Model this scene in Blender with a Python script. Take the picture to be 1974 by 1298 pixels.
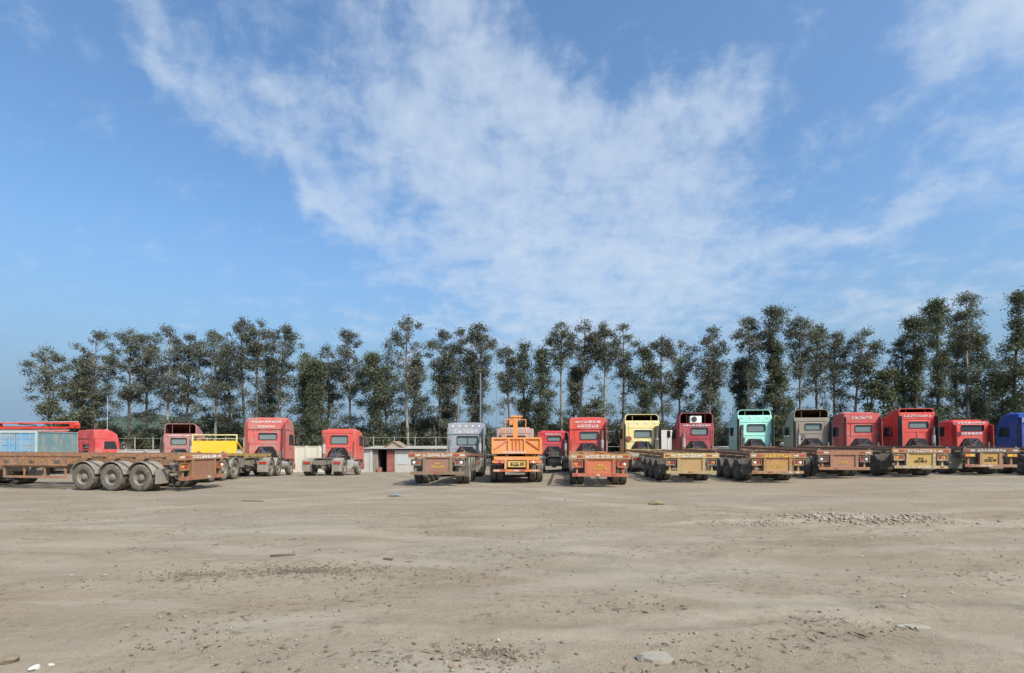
import bpy, math, random
import numpy as np
from mathutils import Vector

for o in list(bpy.data.objects):
    bpy.data.objects.remove(o)
scene = bpy.context.scene
C = scene.collection
R = math.radians

# ---------------------------------------------------------------- camera
F, CX, HY, CAMZ = 1000.0, 987.0, 849.0, 1.95      # focal length in photo pixels, principal column, horizon row, eye height
cam_data = bpy.data.cameras.new('camera')
cam = bpy.data.objects.new('camera', cam_data); C.objects.link(cam)
cam_data.sensor_width = 36.0
cam_data.lens = F / 1974.0 * 36.0
cam_data.shift_y = (HY - 649.0) / 1974.0
cam_data.clip_end = 6000
cam.location = (0, 0, CAMZ); cam.rotation_euler = (R(90), 0, 0)
scene.camera = cam

# ---------------------------------------------------------------- light
SUN_EL, SUN_AZ = R(46), R(137)      # azimuth clockwise from +Y: behind the camera, to the right
sun_data = bpy.data.lights.new('sun', 'SUN')
sun_data.energy = 4.0; sun_data.angle = R(0.8); sun_data.color = (1.0, 0.93, 0.82)
sun = bpy.data.objects.new('sun', sun_data); C.objects.link(sun)
sd = Vector((math.sin(SUN_AZ) * math.cos(SUN_EL), math.cos(SUN_AZ) * math.cos(SUN_EL), math.sin(SUN_EL)))
sun.rotation_euler = (-sd).to_track_quat('-Z', 'Y').to_euler()
sun.location = (0, 0, 60)

scene.view_settings.view_transform = 'Standard'
scene.view_settings.look = 'None'
scene.view_settings.gamma = 1.0
scene.view_settings.exposure = 0.35
scene.view_settings.use_curve_mapping = False

# ---------------------------------------------------------------- node helper
class NT:
    def __init__(s, tree):
        s.t = tree; tree.nodes.clear()
    def n(s, typ, **kw):
        nd = s.t.nodes.new(typ)
        for k, v in kw.items():
            if k.startswith('i_'):
                key = k[2:]
                key = int(key) if key.isdigit() else key.replace('_', ' ')
                nd.inputs[key].default_value = v
            else:
                setattr(nd, k, v)
        return nd
    def l(s, a, b):
        s.t.links.new(a, b)
    def math(s, op, a, b=None, c=None, clamp=False):
        m = s.n('ShaderNodeMath', operation=op); m.use_clamp = clamp
        for i, v in enumerate((a, b, c)):
            if v is None: continue
            if hasattr(v, 'is_output'): s.l(v, m.inputs[i])
            else: m.inputs[i].default_value = v
        return m.outputs[0]
    def mix(s, fac, a, b, mode='MIX'):
        m = s.n('ShaderNodeMix', data_type='RGBA', blend_type=mode)
        for i, v in ((0, fac), (6, a), (7, b)):
            if hasattr(v, 'is_output'): s.l(v, m.inputs[i])
            elif i == 0: m.inputs[0].default_value = v
            else: m.inputs[i].default_value = (*v[:3], 1)
        return m.outputs[2]
    def noise(s, vec, scale, detail=4, rough=0.55, dist=0.0):
        nd = s.n('ShaderNodeTexNoise'); nd.inputs['Scale'].default_value = scale
        nd.inputs['Detail'].default_value = detail; nd.inputs['Roughness'].default_value = rough
        nd.inputs['Distortion'].default_value = dist
        if vec is not None: s.l(vec, nd.inputs['Vector'])
        return nd.outputs['Fac']
    def ramp(s, fac, lo, hi):
        m = s.n('ShaderNodeMapRange', interpolation_type='SMOOTHSTEP')
        s.l(fac, m.inputs[0]); m.inputs[1].default_value = lo; m.inputs[2].default_value = hi
        return m.outputs[0]

# ---------------------------------------------------------------- world: sky and thin cloud bank
world = bpy.data.worlds.new('World'); scene.world = world; world.use_nodes = True
w = NT(world.node_tree)
out = w.n('ShaderNodeOutputWorld'); bg = w.n('ShaderNodeBackground'); w.l(bg.outputs[0], out.inputs[0])
SKY_STRENGTH = 0.15
bg.inputs[1].default_value = SKY_STRENGTH
sky = w.n('ShaderNodeTexSky', sky_type='NISHITA')
sky.sun_disc = False; sky.sun_elevation = SUN_EL; sky.sun_rotation = SUN_AZ
sky.altitude = 0; sky.air_density = 1.0; sky.dust_density = 4.0; sky.ozone_density = 5.0
tc = w.n('ShaderNodeTexCoord'); sep = w.n('ShaderNodeSeparateXYZ'); w.l(tc.outputs['Generated'], sep.inputs[0])
dx, dy, dz = sep.outputs
az = w.math('ARCTAN2', dx, dy)
el = w.math('ARCSINE', dz)
comb = w.n('ShaderNodeCombineXYZ'); w.l(az, comb.inputs[0]); w.l(el, comb.inputs[1])
# cloud-layer coordinates: direction projected on a flat layer overhead
den = w.math('ADD', w.math('MAXIMUM', dz, 0.0), 0.16)
cu = w.n('ShaderNodeCombineXYZ'); w.l(w.math('DIVIDE', dx, den), cu.inputs[0]); w.l(w.math('DIVIDE', dy, den), cu.inputs[1])
warp = w.n('ShaderNodeTexNoise'); warp.inputs['Scale'].default_value = 7.0; warp.inputs['Detail'].default_value = 5
w.l(comb.outputs[0], warp.inputs['Vector'])
wv = w.n('ShaderNodeVectorMath', operation='MULTIPLY_ADD')
w.l(warp.outputs['Color'], wv.inputs[0]); wv.inputs[1].default_value = (0.16, 0.12, 0); wv.inputs[2].default_value = (-0.08, -0.06, 0)
vv = w.n('ShaderNodeVectorMath', operation='ADD'); w.l(comb.outputs[0], vv.inputs[0]); w.l(wv.outputs[0], vv.inputs[1])
banks = [  # centre and half size in photo pixels (turned into sky angles), tilt in degrees, weight
    (860, 40, 190, 150, -20, .75), (800, 230, 290, 200, 0, .72), (1040, 185, 200, 110, -6, .62), (1170, 310, 380, 150, 3, .62), (1310, 215, 240, 85, 2, .80),
    (1020, 400, 430, 160, 0, .66), (1200, 470, 440, 150, 6, .66), (620, 360, 270, 62, -33, .90), (330, 90, 330, 60, -45, .62),
    (520, 150, 230, 110, -32, .46), (1200, 570, 560, 130, 0, .62), (1640, 440, 360, 50, 11, .55), (1920, 50, 230, 170, -20, .85),
    (1960, 270, 230, 140, 0, .46), (1470, 110, 240, 45, 12, .20), (1830, 570, 420, 110, 5, .50), (1230, 50, 160, 30, 8, .26), (1700, 240, 200, 60, 12, .30), (1050, 660, 700, 120, 0, .45)]
tot = None
for bx, by, hw, hh, rot, amp in banks:
    a = math.atan((bx - CX) / F); e = math.atan((HY - by) / F * math.cos(a))
    mp = w.n('ShaderNodeMapping', vector_type='TEXTURE')
    w.l(vv.outputs[0], mp.inputs[0])
    mp.inputs['Location'].default_value = (a, e, 0)
    mp.inputs['Rotation'].default_value = (0, 0, R(rot))
    k = math.cos(a) ** 1.5 / F
    mp.inputs['Scale'].default_value = (hw * k * 1.35, hh * k * 1.35, 1)
    g = w.n('ShaderNodeTexGradient', gradient_type='QUADRATIC_SPHERE'); w.l(mp.outputs[0], g.inputs[0])
    v = w.math('MULTIPLY', g.outputs['Fac'], amp * 1.35)
    tot = v if tot is None else w.math('ADD', tot, v)
tot = w.math('MINIMUM', tot, 0.95)
strch = w.n('ShaderNodeMapping'); w.l(cu.outputs[0], strch.inputs[0])
strch.inputs['Rotation'].default_value = (0, 0, R(-28)); strch.inputs['Scale'].default_value = (1.0, 1.6, 1.0); strch.inputs['Location'].default_value = (3.7, 1.9, 0)
n1 = w.noise(strch.outputs[0], 2.3, 9, 0.60, 0.5)
n2 = w.noise(cu.outputs[0], 6.5, 8, 0.62, 0.3)
n3 = w.noise(comb.outputs[0], 22.0, 6, 0.6, 0.3)
nn = w.math('ADD', w.math('ADD', w.math('MULTIPLY', n1, 0.32), w.math('MULTIPLY', n2, 0.38)), w.math('MULTIPLY', n3, 0.30))
d0 = w.math('ADD', tot, w.math('MULTIPLY', w.math('SUBTRACT', nn, 0.5), 3.7))
dens = w.math('ADD', w.math('MULTIPLY', w.ramp(d0, 0.08, 1.05), 0.62), w.math('MULTIPLY', w.ramp(d0, 0.75, 1.75), 0.36))
CLOUD = tuple(c / SKY_STRENGTH for c in (0.49, 0.575, 0.69))
skyc = w.mix(1.0, sky.outputs[0], (0.98, 1.18, 1.22), 'MULTIPLY')
skyc = w.mix(w.math('MULTIPLY', w.ramp(dz, 0.40, -0.02), 0.90), skyc, tuple(c / SKY_STRENGTH for c in (0.225, 0.342, 0.478)))     # pale haze low on the sky, all round
w.l(w.mix(w.math('MULTIPLY', dens, 0.95), skyc, CLOUD), bg.inputs[0])

# ---------------------------------------------------------------- materials
MATS = {}
DUST = (0.30, 0.25, 0.19)
def new_mat(name):
    m = bpy.data.materials.new(name); m.use_nodes = True
    t = NT(m.node_tree)
    o = t.n('ShaderNodeOutputMaterial'); b = t.n('ShaderNodeBsdfPrincipled'); t.l(b.outputs[0], o.inputs[0])
    return m, t, b
def paint(col, dust=0.25, rust=0.15, rough=0.5, metal=0.0, key=''):
    k = ('paint', col, dust, rust, rough, metal, key)
    if k in MATS: return MATS[k]
    m, t, b = new_mat('painted_metal')
    tcn = t.n('ShaderNodeTexCoord'); oi = t.n('ShaderNodeObjectInfo')
    ad = t.n('ShaderNodeVectorMath', operation='ADD'); t.l(tcn.outputs['Object'], ad.inputs[0])
    sc = t.n('ShaderNodeVectorMath', operation='SCALE'); t.l(oi.outputs['Location'], sc.inputs[0]); sc.inputs['Scale'].default_value = 1.7
    t.l(sc.outputs[0], ad.inputs[1])
    V = ad.outputs[0]
    big = t.noise(V, 1.6, 6, 0.62)
    fine = t.noise(V, 9.0, 5, 0.6)
    st = t.n('ShaderNodeMapping'); t.l(V, st.inputs[0]); st.inputs['Scale'].default_value = (9, 9, 0.9)
    streak = t.noise(st.outputs[0], 1.6, 5, 0.6)
    gm = sum(col) / 3
    c0 = t.mix(t.math('MULTIPLY', fine, 0.45), col, tuple(x * 0.72 for x in col))
    c0 = t.mix(t.math('MULTIPLY', t.ramp(t.noise(V, 0.9, 4, 0.6), 0.40, 0.70), 0.40), c0, tuple(min(.8, x * .75 + gm * .30 + .06) for x in col))
    fr = t.math('MULTIPLY', t.ramp(t.math('ADD', t.math('MULTIPLY', fine, .6), t.math('MULTIPLY', streak, .4)), 0.62 - 0.22 * rust, 0.74 - 0.15 * rust), min(1, 0.35 + rust))
    c1 = t.mix(fr, c0, (0.10, 0.045, 0.026))
    fd = t.math('MULTIPLY', t.ramp(t.math('ADD', t.math('MULTIPLY', big, .6), t.math('MULTIPLY', streak, .4)), 0.62 - 0.5 * dust, 0.86 - 0.45 * dust), min(0.9, 0.3 + dust))
    sz = t.n('ShaderNodeSeparateXYZ'); t.l(tcn.outputs['Object'], sz.inputs[0])
    road = t.math('MULTIPLY', t.math('MULTIPLY', t.ramp(sz.outputs[2], 2.5, 0.7), t.ramp(t.math('ADD', t.math('MULTIPLY', fine, .5), t.math('MULTIPLY', streak, .5)), 0.30, 0.62)), min(.75, .12 + dust))
    fd = t.math('MAXIMUM', fd, road)
    c2 = t.mix(fd, c1, DUST)
    t.l(c2, b.inputs['Base Color'])
    t.l(t.math('ADD', t.math('MULTIPLY', fd, 0.35), rough), b.inputs['Roughness'])
    b.inputs['Metallic'].default_value = metal; b.inputs['Specular IOR Level'].default_value = 0.35
    bp = t.n('ShaderNodeBump'); bp.inputs['Strength'].default_value = 0.25; bp.inputs['Distance'].default_value = 0.01
    t.l(fine, bp.inputs['Height']); t.l(bp.outputs[0], b.inputs['Normal'])
    MATS[k] = m
    return m
def plain(name, col, rough=0.7, metal=0.0, spec=0.3, var=0.25, scale=8):
    k = ('plain', name, col, rough)
    if k in MATS: return MATS[k]
    m, t, b = new_mat(name)
    tcn = t.n('ShaderNodeTexCoord')
    f = t.noise(tcn.outputs['Object'], scale, 5, 0.6)
    t.l(t.mix(f, tuple(x * (1 - var) for x in col), tuple(min(1, x * (1 + var)) for x in col)), b.inputs['Base Color'])
    b.inputs['Roughness'].default_value = rough; b.inputs['Metallic'].default_value = metal; b.inputs['Specular IOR Level'].default_value = spec
    MATS[k] = m
    return m
M_DARK = paint((0.045, 0.042, 0.04), 0.25, 0.15, 0.7, key='dark')
M_CHAS = paint((0.10, 0.085, 0.075), 0.45, 0.3, 0.75, key='chassis')
M_GUARD = paint((0.13, 0.125, 0.12), 0.55, 0.05, 0.7, key='guard')
M_RIM = paint((0.11, 0.10, 0.085), 0.42, 0.3, 0.7, key='rim')
M_TYRE = paint((0.035, 0.034, 0.033), 0.30, 0.0, 0.85, key='tyre')
M_TYRED = paint((0.048, 0.044, 0.039), 0.34, 0.0, 0.9, key='tyre dusty')
M_GLASS = plain('window_glass', (0.16, 0.20, 0.19), 0.08, 0.0, 0.6, 0.15, 2)  # opaque; pale tone stands for daylight seen through the cab
M_DGLASS = plain('dark_glass', (0.03, 0.035, 0.04), 0.06, 0.0, 0.6, 0.15, 2)  # darker glass, mostly for side windows and windscreens
M_WHITE = paint((0.72, 0.70, 0.66), 0.15, 0.05, 0.6, key='white')
M_LETTER = plain('white_lettering', (0.60, 0.55, 0.52), 0.6, var=.15, scale=20)
M_BLACK = plain('black_lettering', (0.02, 0.02, 0.02), 0.6)
M_YELLOWL = plain('yellow_lettering', (0.58, 0.38, 0.06), 0.6, var=.2, scale=20)
M_REDL = plain('red_lens', (0.35, 0.03, 0.02), 0.25, spec=.5)
M_AMBER = plain('amber_lens', (0.75, 0.25, 0.03), 0.25, spec=.5)
M_REFW = plain('dusty_white_reflector', (.46, .42, .37), .6, var=.3, scale=30)
M_BLUEL = plain('blue_hose', (.03, .08, .22), .5)
M_REFR = plain('dusty_red_reflector', (.30, .06, .05), .6, var=.3, scale=30)
M_CLEAR = plain('clear_lens', (0.75, 0.72, 0.68), 0.25, spec=.5)
M_ENG = plain('oily_black', (0.014, 0.013, 0.012), 0.6, var=.5, scale=9)
M_ALU = paint((0.42, 0.41, 0.39), 0.35, 0.05, 0.45, 0.3, key='alu')

# ---------------------------------------------------------------- mesh helpers
class MB:
    def __init__(s): s.v = []; s.f = []
    def box(s, x0, x1, y0, y1, z0, z1):
        b = len(s.v)
        s.v += [(x0,y0,z0),(x1,y0,z0),(x1,y1,z0),(x0,y1,z0),(x0,y0,z1),(x1,y0,z1),(x1,y1,z1),(x0,y1,z1)]
        s.f += [tuple(b + i for i in q) for q in ((0,3,2,1),(4,5,6,7),(0,1,5,4),(1,2,6,5),(2,3,7,6),(3,0,4,7))]
        return s
    def bar(s, p, q, wd, ht):
        p, q = Vector(p), Vector(q); d = (q - p).normalized()
        up = Vector((0, 0, 1)) if abs(d.z) < 0.95 else Vector((0, 1, 0))
        sx = d.cross(up).normalized() * wd / 2; sz = sx.cross(d).normalized() * ht / 2
        b = len(s.v)
        for c in (p, q): s.v += [tuple(c - sx - sz), tuple(c + sx - sz), tuple(c + sx + sz), tuple(c - sx + sz)]
        s.f += [tuple(b + i for i in qd) for qd in ((0,1,2,3),(7,6,5,4),(0,4,5,1),(1,5,6,2),(2,6,7,3),(3,7,4,0))]
        return s
    def tube(s, p, q, r0, r1=None, n=10, cap=True):
        r1 = r0 if r1 is None else r1
        p, q = Vector(p), Vector(q); d = (q - p).normalized()
        up = Vector((0, 0, 1)) if abs(d.z) < 0.9 else Vector((1, 0, 0))
        a = d.cross(up).normalized(); c = a.cross(d)
        b = len(s.v)
        for o, r in ((p, r0), (q, r1)):
            for i in range(n):
                t = 2 * math.pi * i / n
                s.v.append(tuple(o + a * (math.cos(t) * r) + c * (math.sin(t) * r)))
        for i in range(n):
            j = (i + 1) % n; s.f.append((b + i, b + j, b + n + j, b + n + i))
        if cap:
            s.f.append(tuple(b + i for i in reversed(range(n)))); s.f.append(tuple(b + n + i for i in range(n)))
        return s
    def loft(s, loops, cap0=True, cap1=True):
        n = len(loops[0]); b = len(s.v)
        for lp in loops: s.v += [tuple(p) for p in lp]
        for k in range(len(loops) - 1):
            for i in range(n):
                j = (i + 1) % n
                s.f.append((b + k*n + i, b + k*n + j, b + (k+1)*n + j, b + (k+1)*n + i))
        if cap0: s.f.append(tuple(b + i for i in reversed(range(n))))
        if cap1: s.f.append(tuple(b + (len(loops)-1)*n + i for i in range(n)))
        return s
    def lathe_x(s, prof, n=28):
        loops = [[(x, r * math.cos(2*math.pi*i/n), r * math.sin(2*math.pi*i/n)) for i in range(n)] for x, r in prof]
        return s.loft(loops, False, False)
    def mesh(s, name, mat, smooth=False):
        me = bpy.data.meshes.new(name); me.from_pydata(s.v, [], s.f); me.materials.append(mat)
        if smooth: me.polygons.foreach_set('use_smooth', [True] * len(me.polygons))
        me.update()
        return me
    def obj(s, name, mat, parent=None, smooth=False, **tags):
        return mesh_obj(name, s.mesh(name, mat, smooth), parent, **tags)
def mesh_obj(name, me, parent=None, loc=None, rot=None, **tags):
    o = bpy.data.objects.new(name, me); C.objects.link(o)
    if parent: o.parent = parent
    if loc: o.location = loc
    if rot: o.rotation_euler = rot
    for k, v in tags.items(): o[k] = v
    return o
def box(name, mat, parent, x0, x1, y0, y1, z0, z1, **t):
    return MB().box(x0, x1, y0, y1, z0, z1).obj(name, mat, parent, **t)
def thing(name, label, cat, group=None, loc=(0,0,0), rz=0, pitch=0):
    o = bpy.data.objects.new(name, None); C.objects.link(o); o.empty_display_size = 0.3
    o.location = loc; o.rotation_euler = (pitch, 0, rz); o['label'] = label; o['category'] = cat
    if group: o['group'] = group
    return o
def tag(o, label, cat, group=None, kind=None):
    o['label'] = label; o['category'] = cat
    if group: o['group'] = group
    if kind: o['kind'] = kind
    return o
def rr(wd, z0, z1, r, y, n=5, r2=None, xo=0):
    """rounded rectangle loop in an XZ plane at depth y; r top corner radius, r2 bottom radius"""
    r2 = r if r2 is None else r2
    h = wd / 2; pts = []
    for cx, cz, rad, a0 in ((h - r, z1 - r, r, 0), (-h + r, z1 - r, r, 90), (-h + r2, z0 + r2, r2, 180), (h - r2, z0 + r2, r2, 270)):
        for i in range(n):
            t = R(a0 + 90 * i / (n - 1)); pts.append((xo + cx + rad * math.cos(t), y, cz + rad * math.sin(t)))
    return pts

# ---------------------------------------------------------------- terrain
def sstep(a, b, x):
    t = np.clip((x - a) / (b - a), 0, 1); return t * t * (3 - 2 * t)
def ground_h(x, y):
    dip = -0.9 * sstep(22.0, 50.0, y) * (1 - sstep(-1.0, 9.0, x))
    dip2 = -0.35 * sstep(38.0, 60.0, y) * sstep(-1.0, 9.0, x)
    rise = 0.20 * sstep(11.0, 20.0, x) * sstep(14, 22, y) * (1 - sstep(44, 60, y))
    return dip + dip2 + rise
def gz(x, y): return float(ground_h(np.float64(x), np.float64(y)))
def at(px, D, z=None):
    x = (px - CX) / F * D
    return (x, D, gz(x, D) if z is None else z)
rng = np.random.default_rng(7)
def vnoise(x, y, seed, octaves=4):
    out_ = np.zeros_like(x); amp = 1.0
    r_ = np.random.default_rng(seed)
    for o_ in range(octaves):
        tab = r_.random((64, 64))
        xi = np.floor(x).astype(int); yi = np.floor(y).astype(int); fx = x - xi; fy = y - yi
        fx = fx*fx*(3-2*fx); fy = fy*fy*(3-2*fy)
        a = tab[xi % 64, yi % 64]; b_ = tab[(xi+1) % 64, yi % 64]; c_ = tab[xi % 64, (yi+1) % 64]; d_ = tab[(xi+1) % 64, (yi+1) % 64]
        out_ += amp * ((a*(1-fx)+b_*fx)*(1-fy) + (c_*(1-fx)+d_*fx)*fy - 0.5)
        x = x * 2.03; y = y * 2.03; amp *= 0.5
    return out_
def micro(x, y):
    near = 1 - sstep(14.0, 19.0, y)
    h = 0.05 * vnoise(x * 0.7 + 5, y * 0.7, 3, 5) * near + 0.012 * vnoise(x * 4, y * 4, 4, 3) * near
    # low ridges scraped across the yard and shallow wheel ruts
    for (ax, ay, bx_, by_, wd, ht) in ((-14, 8.2, 10, 9.0, .35, .05), (-9, 7.0, 2, 7.7, .25, .045), (2, 6.1, 9, 5.4, .2, .05), (-3, 5.0, 4, 5.6, .16, .045), (5, 12.6, 12, 12.9, .9, .09), (-12, 11.3, 12, 11.0, .3, .03)):
        L2 = (bx_-ax)**2 + (by_-ay)**2; t = np.clip(((x-ax)*(bx_-ax) + (y-ay)*(by_-ay)) / L2, 0, 1)
        d = np.hypot(x - (ax + t*(bx_-ax)), y - (ay + t*(by_-ay)) + 0.25*np.sin(x*0.9))
        h += ht * np.exp(-(d/wd)**2) * (0.6 + 0.8 * vnoise(x*2, y*2, 9, 3))
    return h * near
def yard_z(x, y):
    x = np.asarray(x, float); y = np.asarray(y, float)
    return ground_h(x, y) + micro(x, y)
def grid_axis(lo, mid0, mid1, hi, step, grow):
    c = list(np.arange(mid0, mid1, step)); s_ = step; v = mid1
    while v < hi: c.append(v); s_ *= grow; v += s_
    c.append(hi); s_ = step; v = mid0 - step
    pre = []
    while v > lo: pre.append(v); s_ *= grow; v -= s_
    return np.array([lo] + pre[::-1] + c)
gx = grid_axis(-2500, -14, 14, 2500, 0.075, 1.09); gy = grid_axis(-1500, 3.4, 15, 3500, 0.06, 1.055)
X, Y = np.meshgrid(gx, gy); Zg = yard_z(X, Y)
nx, ny = len(gx), len(gy)
me = bpy.data.meshes.new('ground')
me.vertices.add(nx * ny); me.vertices.foreach_set('co', np.stack([X, Y, Zg], -1).astype(np.float32).ravel())
ii = (np.arange(ny - 1)[:, None] * nx + np.arange(nx - 1)[None]).ravel()
quads = np.stack([ii, ii + 1, ii + nx + 1, ii + nx], -1).astype(np.int32)
me.loops.add(quads.size); me.loops.foreach_set('vertex_index', quads.ravel())
me.polygons.add(len(quads)); me.polygons.foreach_set('loop_start', np.arange(0, quads.size, 4, dtype=np.int32))
me.polygons.foreach_set('use_smooth', np.ones(len(quads), bool)); me.update(calc_edges=True)
mg, t, b = new_mat('dry_earth')
tcn = t.n('ShaderNodeTexCoord'); V = tcn.outputs['Object']
mpx = t.n('ShaderNodeMapping'); t.l(V, mpx.inputs[0]); mpx.inputs['Scale'].default_value = (0.35, 1.0, 1)
VS = mpx.outputs[0]
big = t.noise(VS, 0.16, 5, 0.6, 0.4); mid = t.noise(VS, 0.75, 8, 0.65, 0.5); fin = t.noise(V, 9, 6, 0.65); vf = t.noise(V, 55, 4, 0.6)
mps = t.n('ShaderNodeMapping'); t.l(V, mps.inputs[0]); mps.inputs['Scale'].default_value = (0.34, 1.2, 1); mps.inputs['Rotation'].default_value = (0, 0, R(9))
scuff = t.noise(mps.outputs[0], 1.3, 7, 0.68, 0.6)
c = t.mix(t.ramp(big, 0.35, 0.65), (0.249, 0.191, 0.130), (0.233, 0.198, 0.147))
c = t.mix(t.math('MULTIPLY', t.ramp(mid, 0.45, 0.70), 0.65), c, (0.298, 0.257, 0.193))
c = t.mix(t.math('MULTIPLY', t.ramp(mid, 0.50, 0.26), 0.50), c, (0.162, 0.119, 0.080))
c = t.mix(t.math('MULTIPLY', t.ramp(scuff, 0.55, 0.74), 0.36), c, (0.147, 0.112, 0.080))
c = t.mix(t.math('MULTIPLY', t.ramp(scuff, 0.46, 0.30), 0.50), c, (0.308, 0.273, 0.213))
crumb = t.math('MULTIPLY', t.ramp(fin, 0.51, 0.68), t.ramp(t.noise(V, 0.45, 5, 0.65, .5), 0.40, 0.58))
c = t.mix(t.math('MULTIPLY', crumb, 0.75), c, (0.095, 0.072, 0.050))
c = t.mix(t.math('MULTIPLY', t.ramp(vf, 0.55, 0.70), 0.62), c, (0.099, 0.080, 0.059))
c = t.mix(t.math('MULTIPLY', t.ramp(vf, 0.38, 0.24), 0.45), c, (0.378, 0.331, 0.260))
track = None
for (ax_, ay_, rad_) in ((-30, 40, 33.0), (-9, -14, 24.5), (30, 46, 39.5), (14, -22, 31.0), (-4, 60, 49.5)):
    for off in (-.95, .95):
        vd = t.n('ShaderNodeVectorMath', operation='DISTANCE'); vw = t.n('ShaderNodeVectorMath', operation='MULTIPLY'); t.l(V, vw.inputs[0]); vw.inputs[1].default_value = (1, 1, 0)
        t.l(vw.outputs[0], vd.inputs[0]); vd.inputs[1].default_value = (ax_, ay_, 0)
        dd = t.math('ABSOLUTE', t.math('SUBTRACT', t.math('ADD', vd.outputs['Value'], t.math('MULTIPLY', big, .8)), rad_ + off + .4))
        f_ = t.ramp(dd, 0.42, 0.20)
        track = f_ if track is None else t.math('MAXIMUM', track, f_)
track = t.math('MULTIPLY', track, t.ramp(t.noise(VS, 0.9, 4, 0.6), 0.38, 0.60))
c = t.mix(t.math('MULTIPLY', track, 0.42), c, (0.325, 0.28, 0.22))
t.l(c, b.inputs['Base Color']); b.inputs['Roughness'].default_value = 0.95; b.inputs['Specular IOR Level'].default_value = 0.15
hh = t.math('ADD', t.math('MULTIPLY', t.math('MULTIPLY', fin, 0.6), t.math('SUBTRACT', 1.0, t.math('MULTIPLY', track, .6))), t.math('ADD', t.math('MULTIPLY', vf, 0.35), t.math('MULTIPLY', mid, 1.2)))
bp = t.n('ShaderNodeBump'); bp.inputs['Strength'].default_value = 0.9; bp.inputs['Distance'].default_value = 0.035
t.l(hh, bp.inputs['Height']); t.l(bp.outputs[0], b.inputs['Normal'])
me.materials.append(mg)
go = mesh_obj('ground', me); go['kind'] = 'structure'

# low hills far behind the trees
hv, hf = [], []
xs = np.linspace(-1500, 1500, 160)
hz_ = 14 + 26 * np.clip(vnoise(xs / 260, xs * 0 + 2.2, 21, 4) + 0.4, 0, 1.2) + 16 * np.exp(-((xs + 640) / 130) ** 2)
for k, (yy, fr) in enumerate(((700, -0.2), (760, .45), (860, 1.0), (1100, 0.7), (1400, -0.1))):
    for x_, h_ in zip(xs, hz_): hv.append((x_, yy + 30 * math.sin(x_ * .01 + k), h_ * fr - 1.0))
for k in range(4):
    for i in range(159): hf.append((k*160+i, k*160+i+1, (k+1)*160+i+1, (k+1)*160+i))
m = MB(); m.v = hv; m.f = hf
m.obj('hills', plain('wooded_hills', (0.055, 0.075, 0.06), 0.95, spec=.1, var=.4, scale=0.08), smooth=True)['kind'] = 'structure'

# ---------------------------------------------------------------- wheels
def make_wheel():
    tp = [(-.135, .30), (-.145, .40), (-.140, .47), (-.118, .508), (-.075, .518), (-.072, .502), (-.058, .502), (-.055, .52), (-.012, .521), (-.009, .503), (.009, .503),
          (.012, .521), (.055, .52), (.058, .502), (.072, .502), (.075, .518), (.118, .508), (.140, .47), (.145, .40), (.135, .30)]
    rp = [(-.13, .305), (.13, .305), (.128, .285), (.085, .275), (.02, .25), (.0, .20), (.015, .15), (.06, .13), (.10, .115), (.12, .08), (.122, .001)]
    a = MB().lathe_x(tp, 30); r = MB().lathe_x(rp, 24)
    for i in range(10):      # wheel nuts
        an = 2 * math.pi * i / 10
        r.tube((.0, .165*math.cos(an), .165*math.sin(an)), (.045, .165*math.cos(an), .165*math.sin(an)), .013, n=6)
    return a.mesh('tyre', M_TYRE, True), a.mesh('tyre', M_TYRED, True), r.mesh('wheel', M_RIM, True)
TY, TYD, RIM = make_wheel()
RW = 0.52
def wheel(root, x, y, dusty=False, spin=0.0):
    wo = mesh_obj('wheel', RIM, root, (x, y, RW), (spin, 0, 0 if x > 0 else math.pi))
    mesh_obj('tyre', TYD if dusty else TY, wo)
def guard_mesh(wd, r, a0, a1, n=11, thick=.02):
    m = MB(); loops = []
    for i in range(n):
        t = R(a0 + (a1 - a0) * i / (n - 1)); cy, cz = math.cos(t), math.sin(t)
        loops.append([(-wd/2, cy*r, cz*r), (wd/2, cy*r, cz*r), (wd/2, cy*(r+thick), cz*(r+thick)), (-wd/2, cy*(r+thick), cz*(r+thick))])
    return m.loft(loops)
GUARD = guard_mesh(.62, .60, 12, 168).mesh('mudguard', M_GUARD, False)
GUARDC = {}
def glyphs(name, mat, parent, x0, x1, y, z0, z1, n, seed, th=.012, facing=-1):
    """a row of small stroke-built characters on a face that looks backwards"""
    r_ = random.Random(seed); m = MB(); cw = (x1 - x0) / n
    ya, yb = (y - th, y + .002)
    for i in range(n):
        a = x0 + i * cw + cw * .12; e = x0 + (i + 1) * cw - cw * .12; sw = max(.010, cw * .13); hz = (z1 - z0)
        kinds = r_.sample(['l', 'r', 't', 'b', 'm', 'v', 'h2'], r_.choice((3, 4, 4, 5)))
        for q, k in enumerate(kinds):
            yy = ya - q * .0007
            if k == 'l': m.box(a, a + sw, yy, yb, z0, z1)
            if k == 'r': m.box(e - sw, e, yy, yb, z0 + hz * .1, z1)
            if k == 't': m.box(a, e, yy, yb, z1 - sw, z1 + .001)
            if k == 'b': m.box(a, e, yy, yb, z0 - .001, z0 + sw)
            if k == 'm': m.box(a, e, yy, yb, z0 + hz*.5 - sw/2, z0 + hz*.5 + sw/2)
            if k == 'v': m.box((a+e)/2 - sw/2, (a+e)/2 + sw/2, yy, yb, z0, z1 + .002)
            if k == 'h2': m.box(a, e, yy, yb, z0 + hz*.28 - sw/2, z0 + hz*.28 + sw/2)
    return m.obj(name, mat, parent)

def place(x, y, rz, y0, y1):
    hx, hy = -math.sin(rz), math.cos(rz)
    a = gz(x + hx*y0, y + hy*y0); c_ = gz(x + hx*y1, y + hy*y1)
    sl = (c_ - a) / (y1 - y0)
    return (x, y, a - sl * y0), math.atan(sl)

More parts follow.
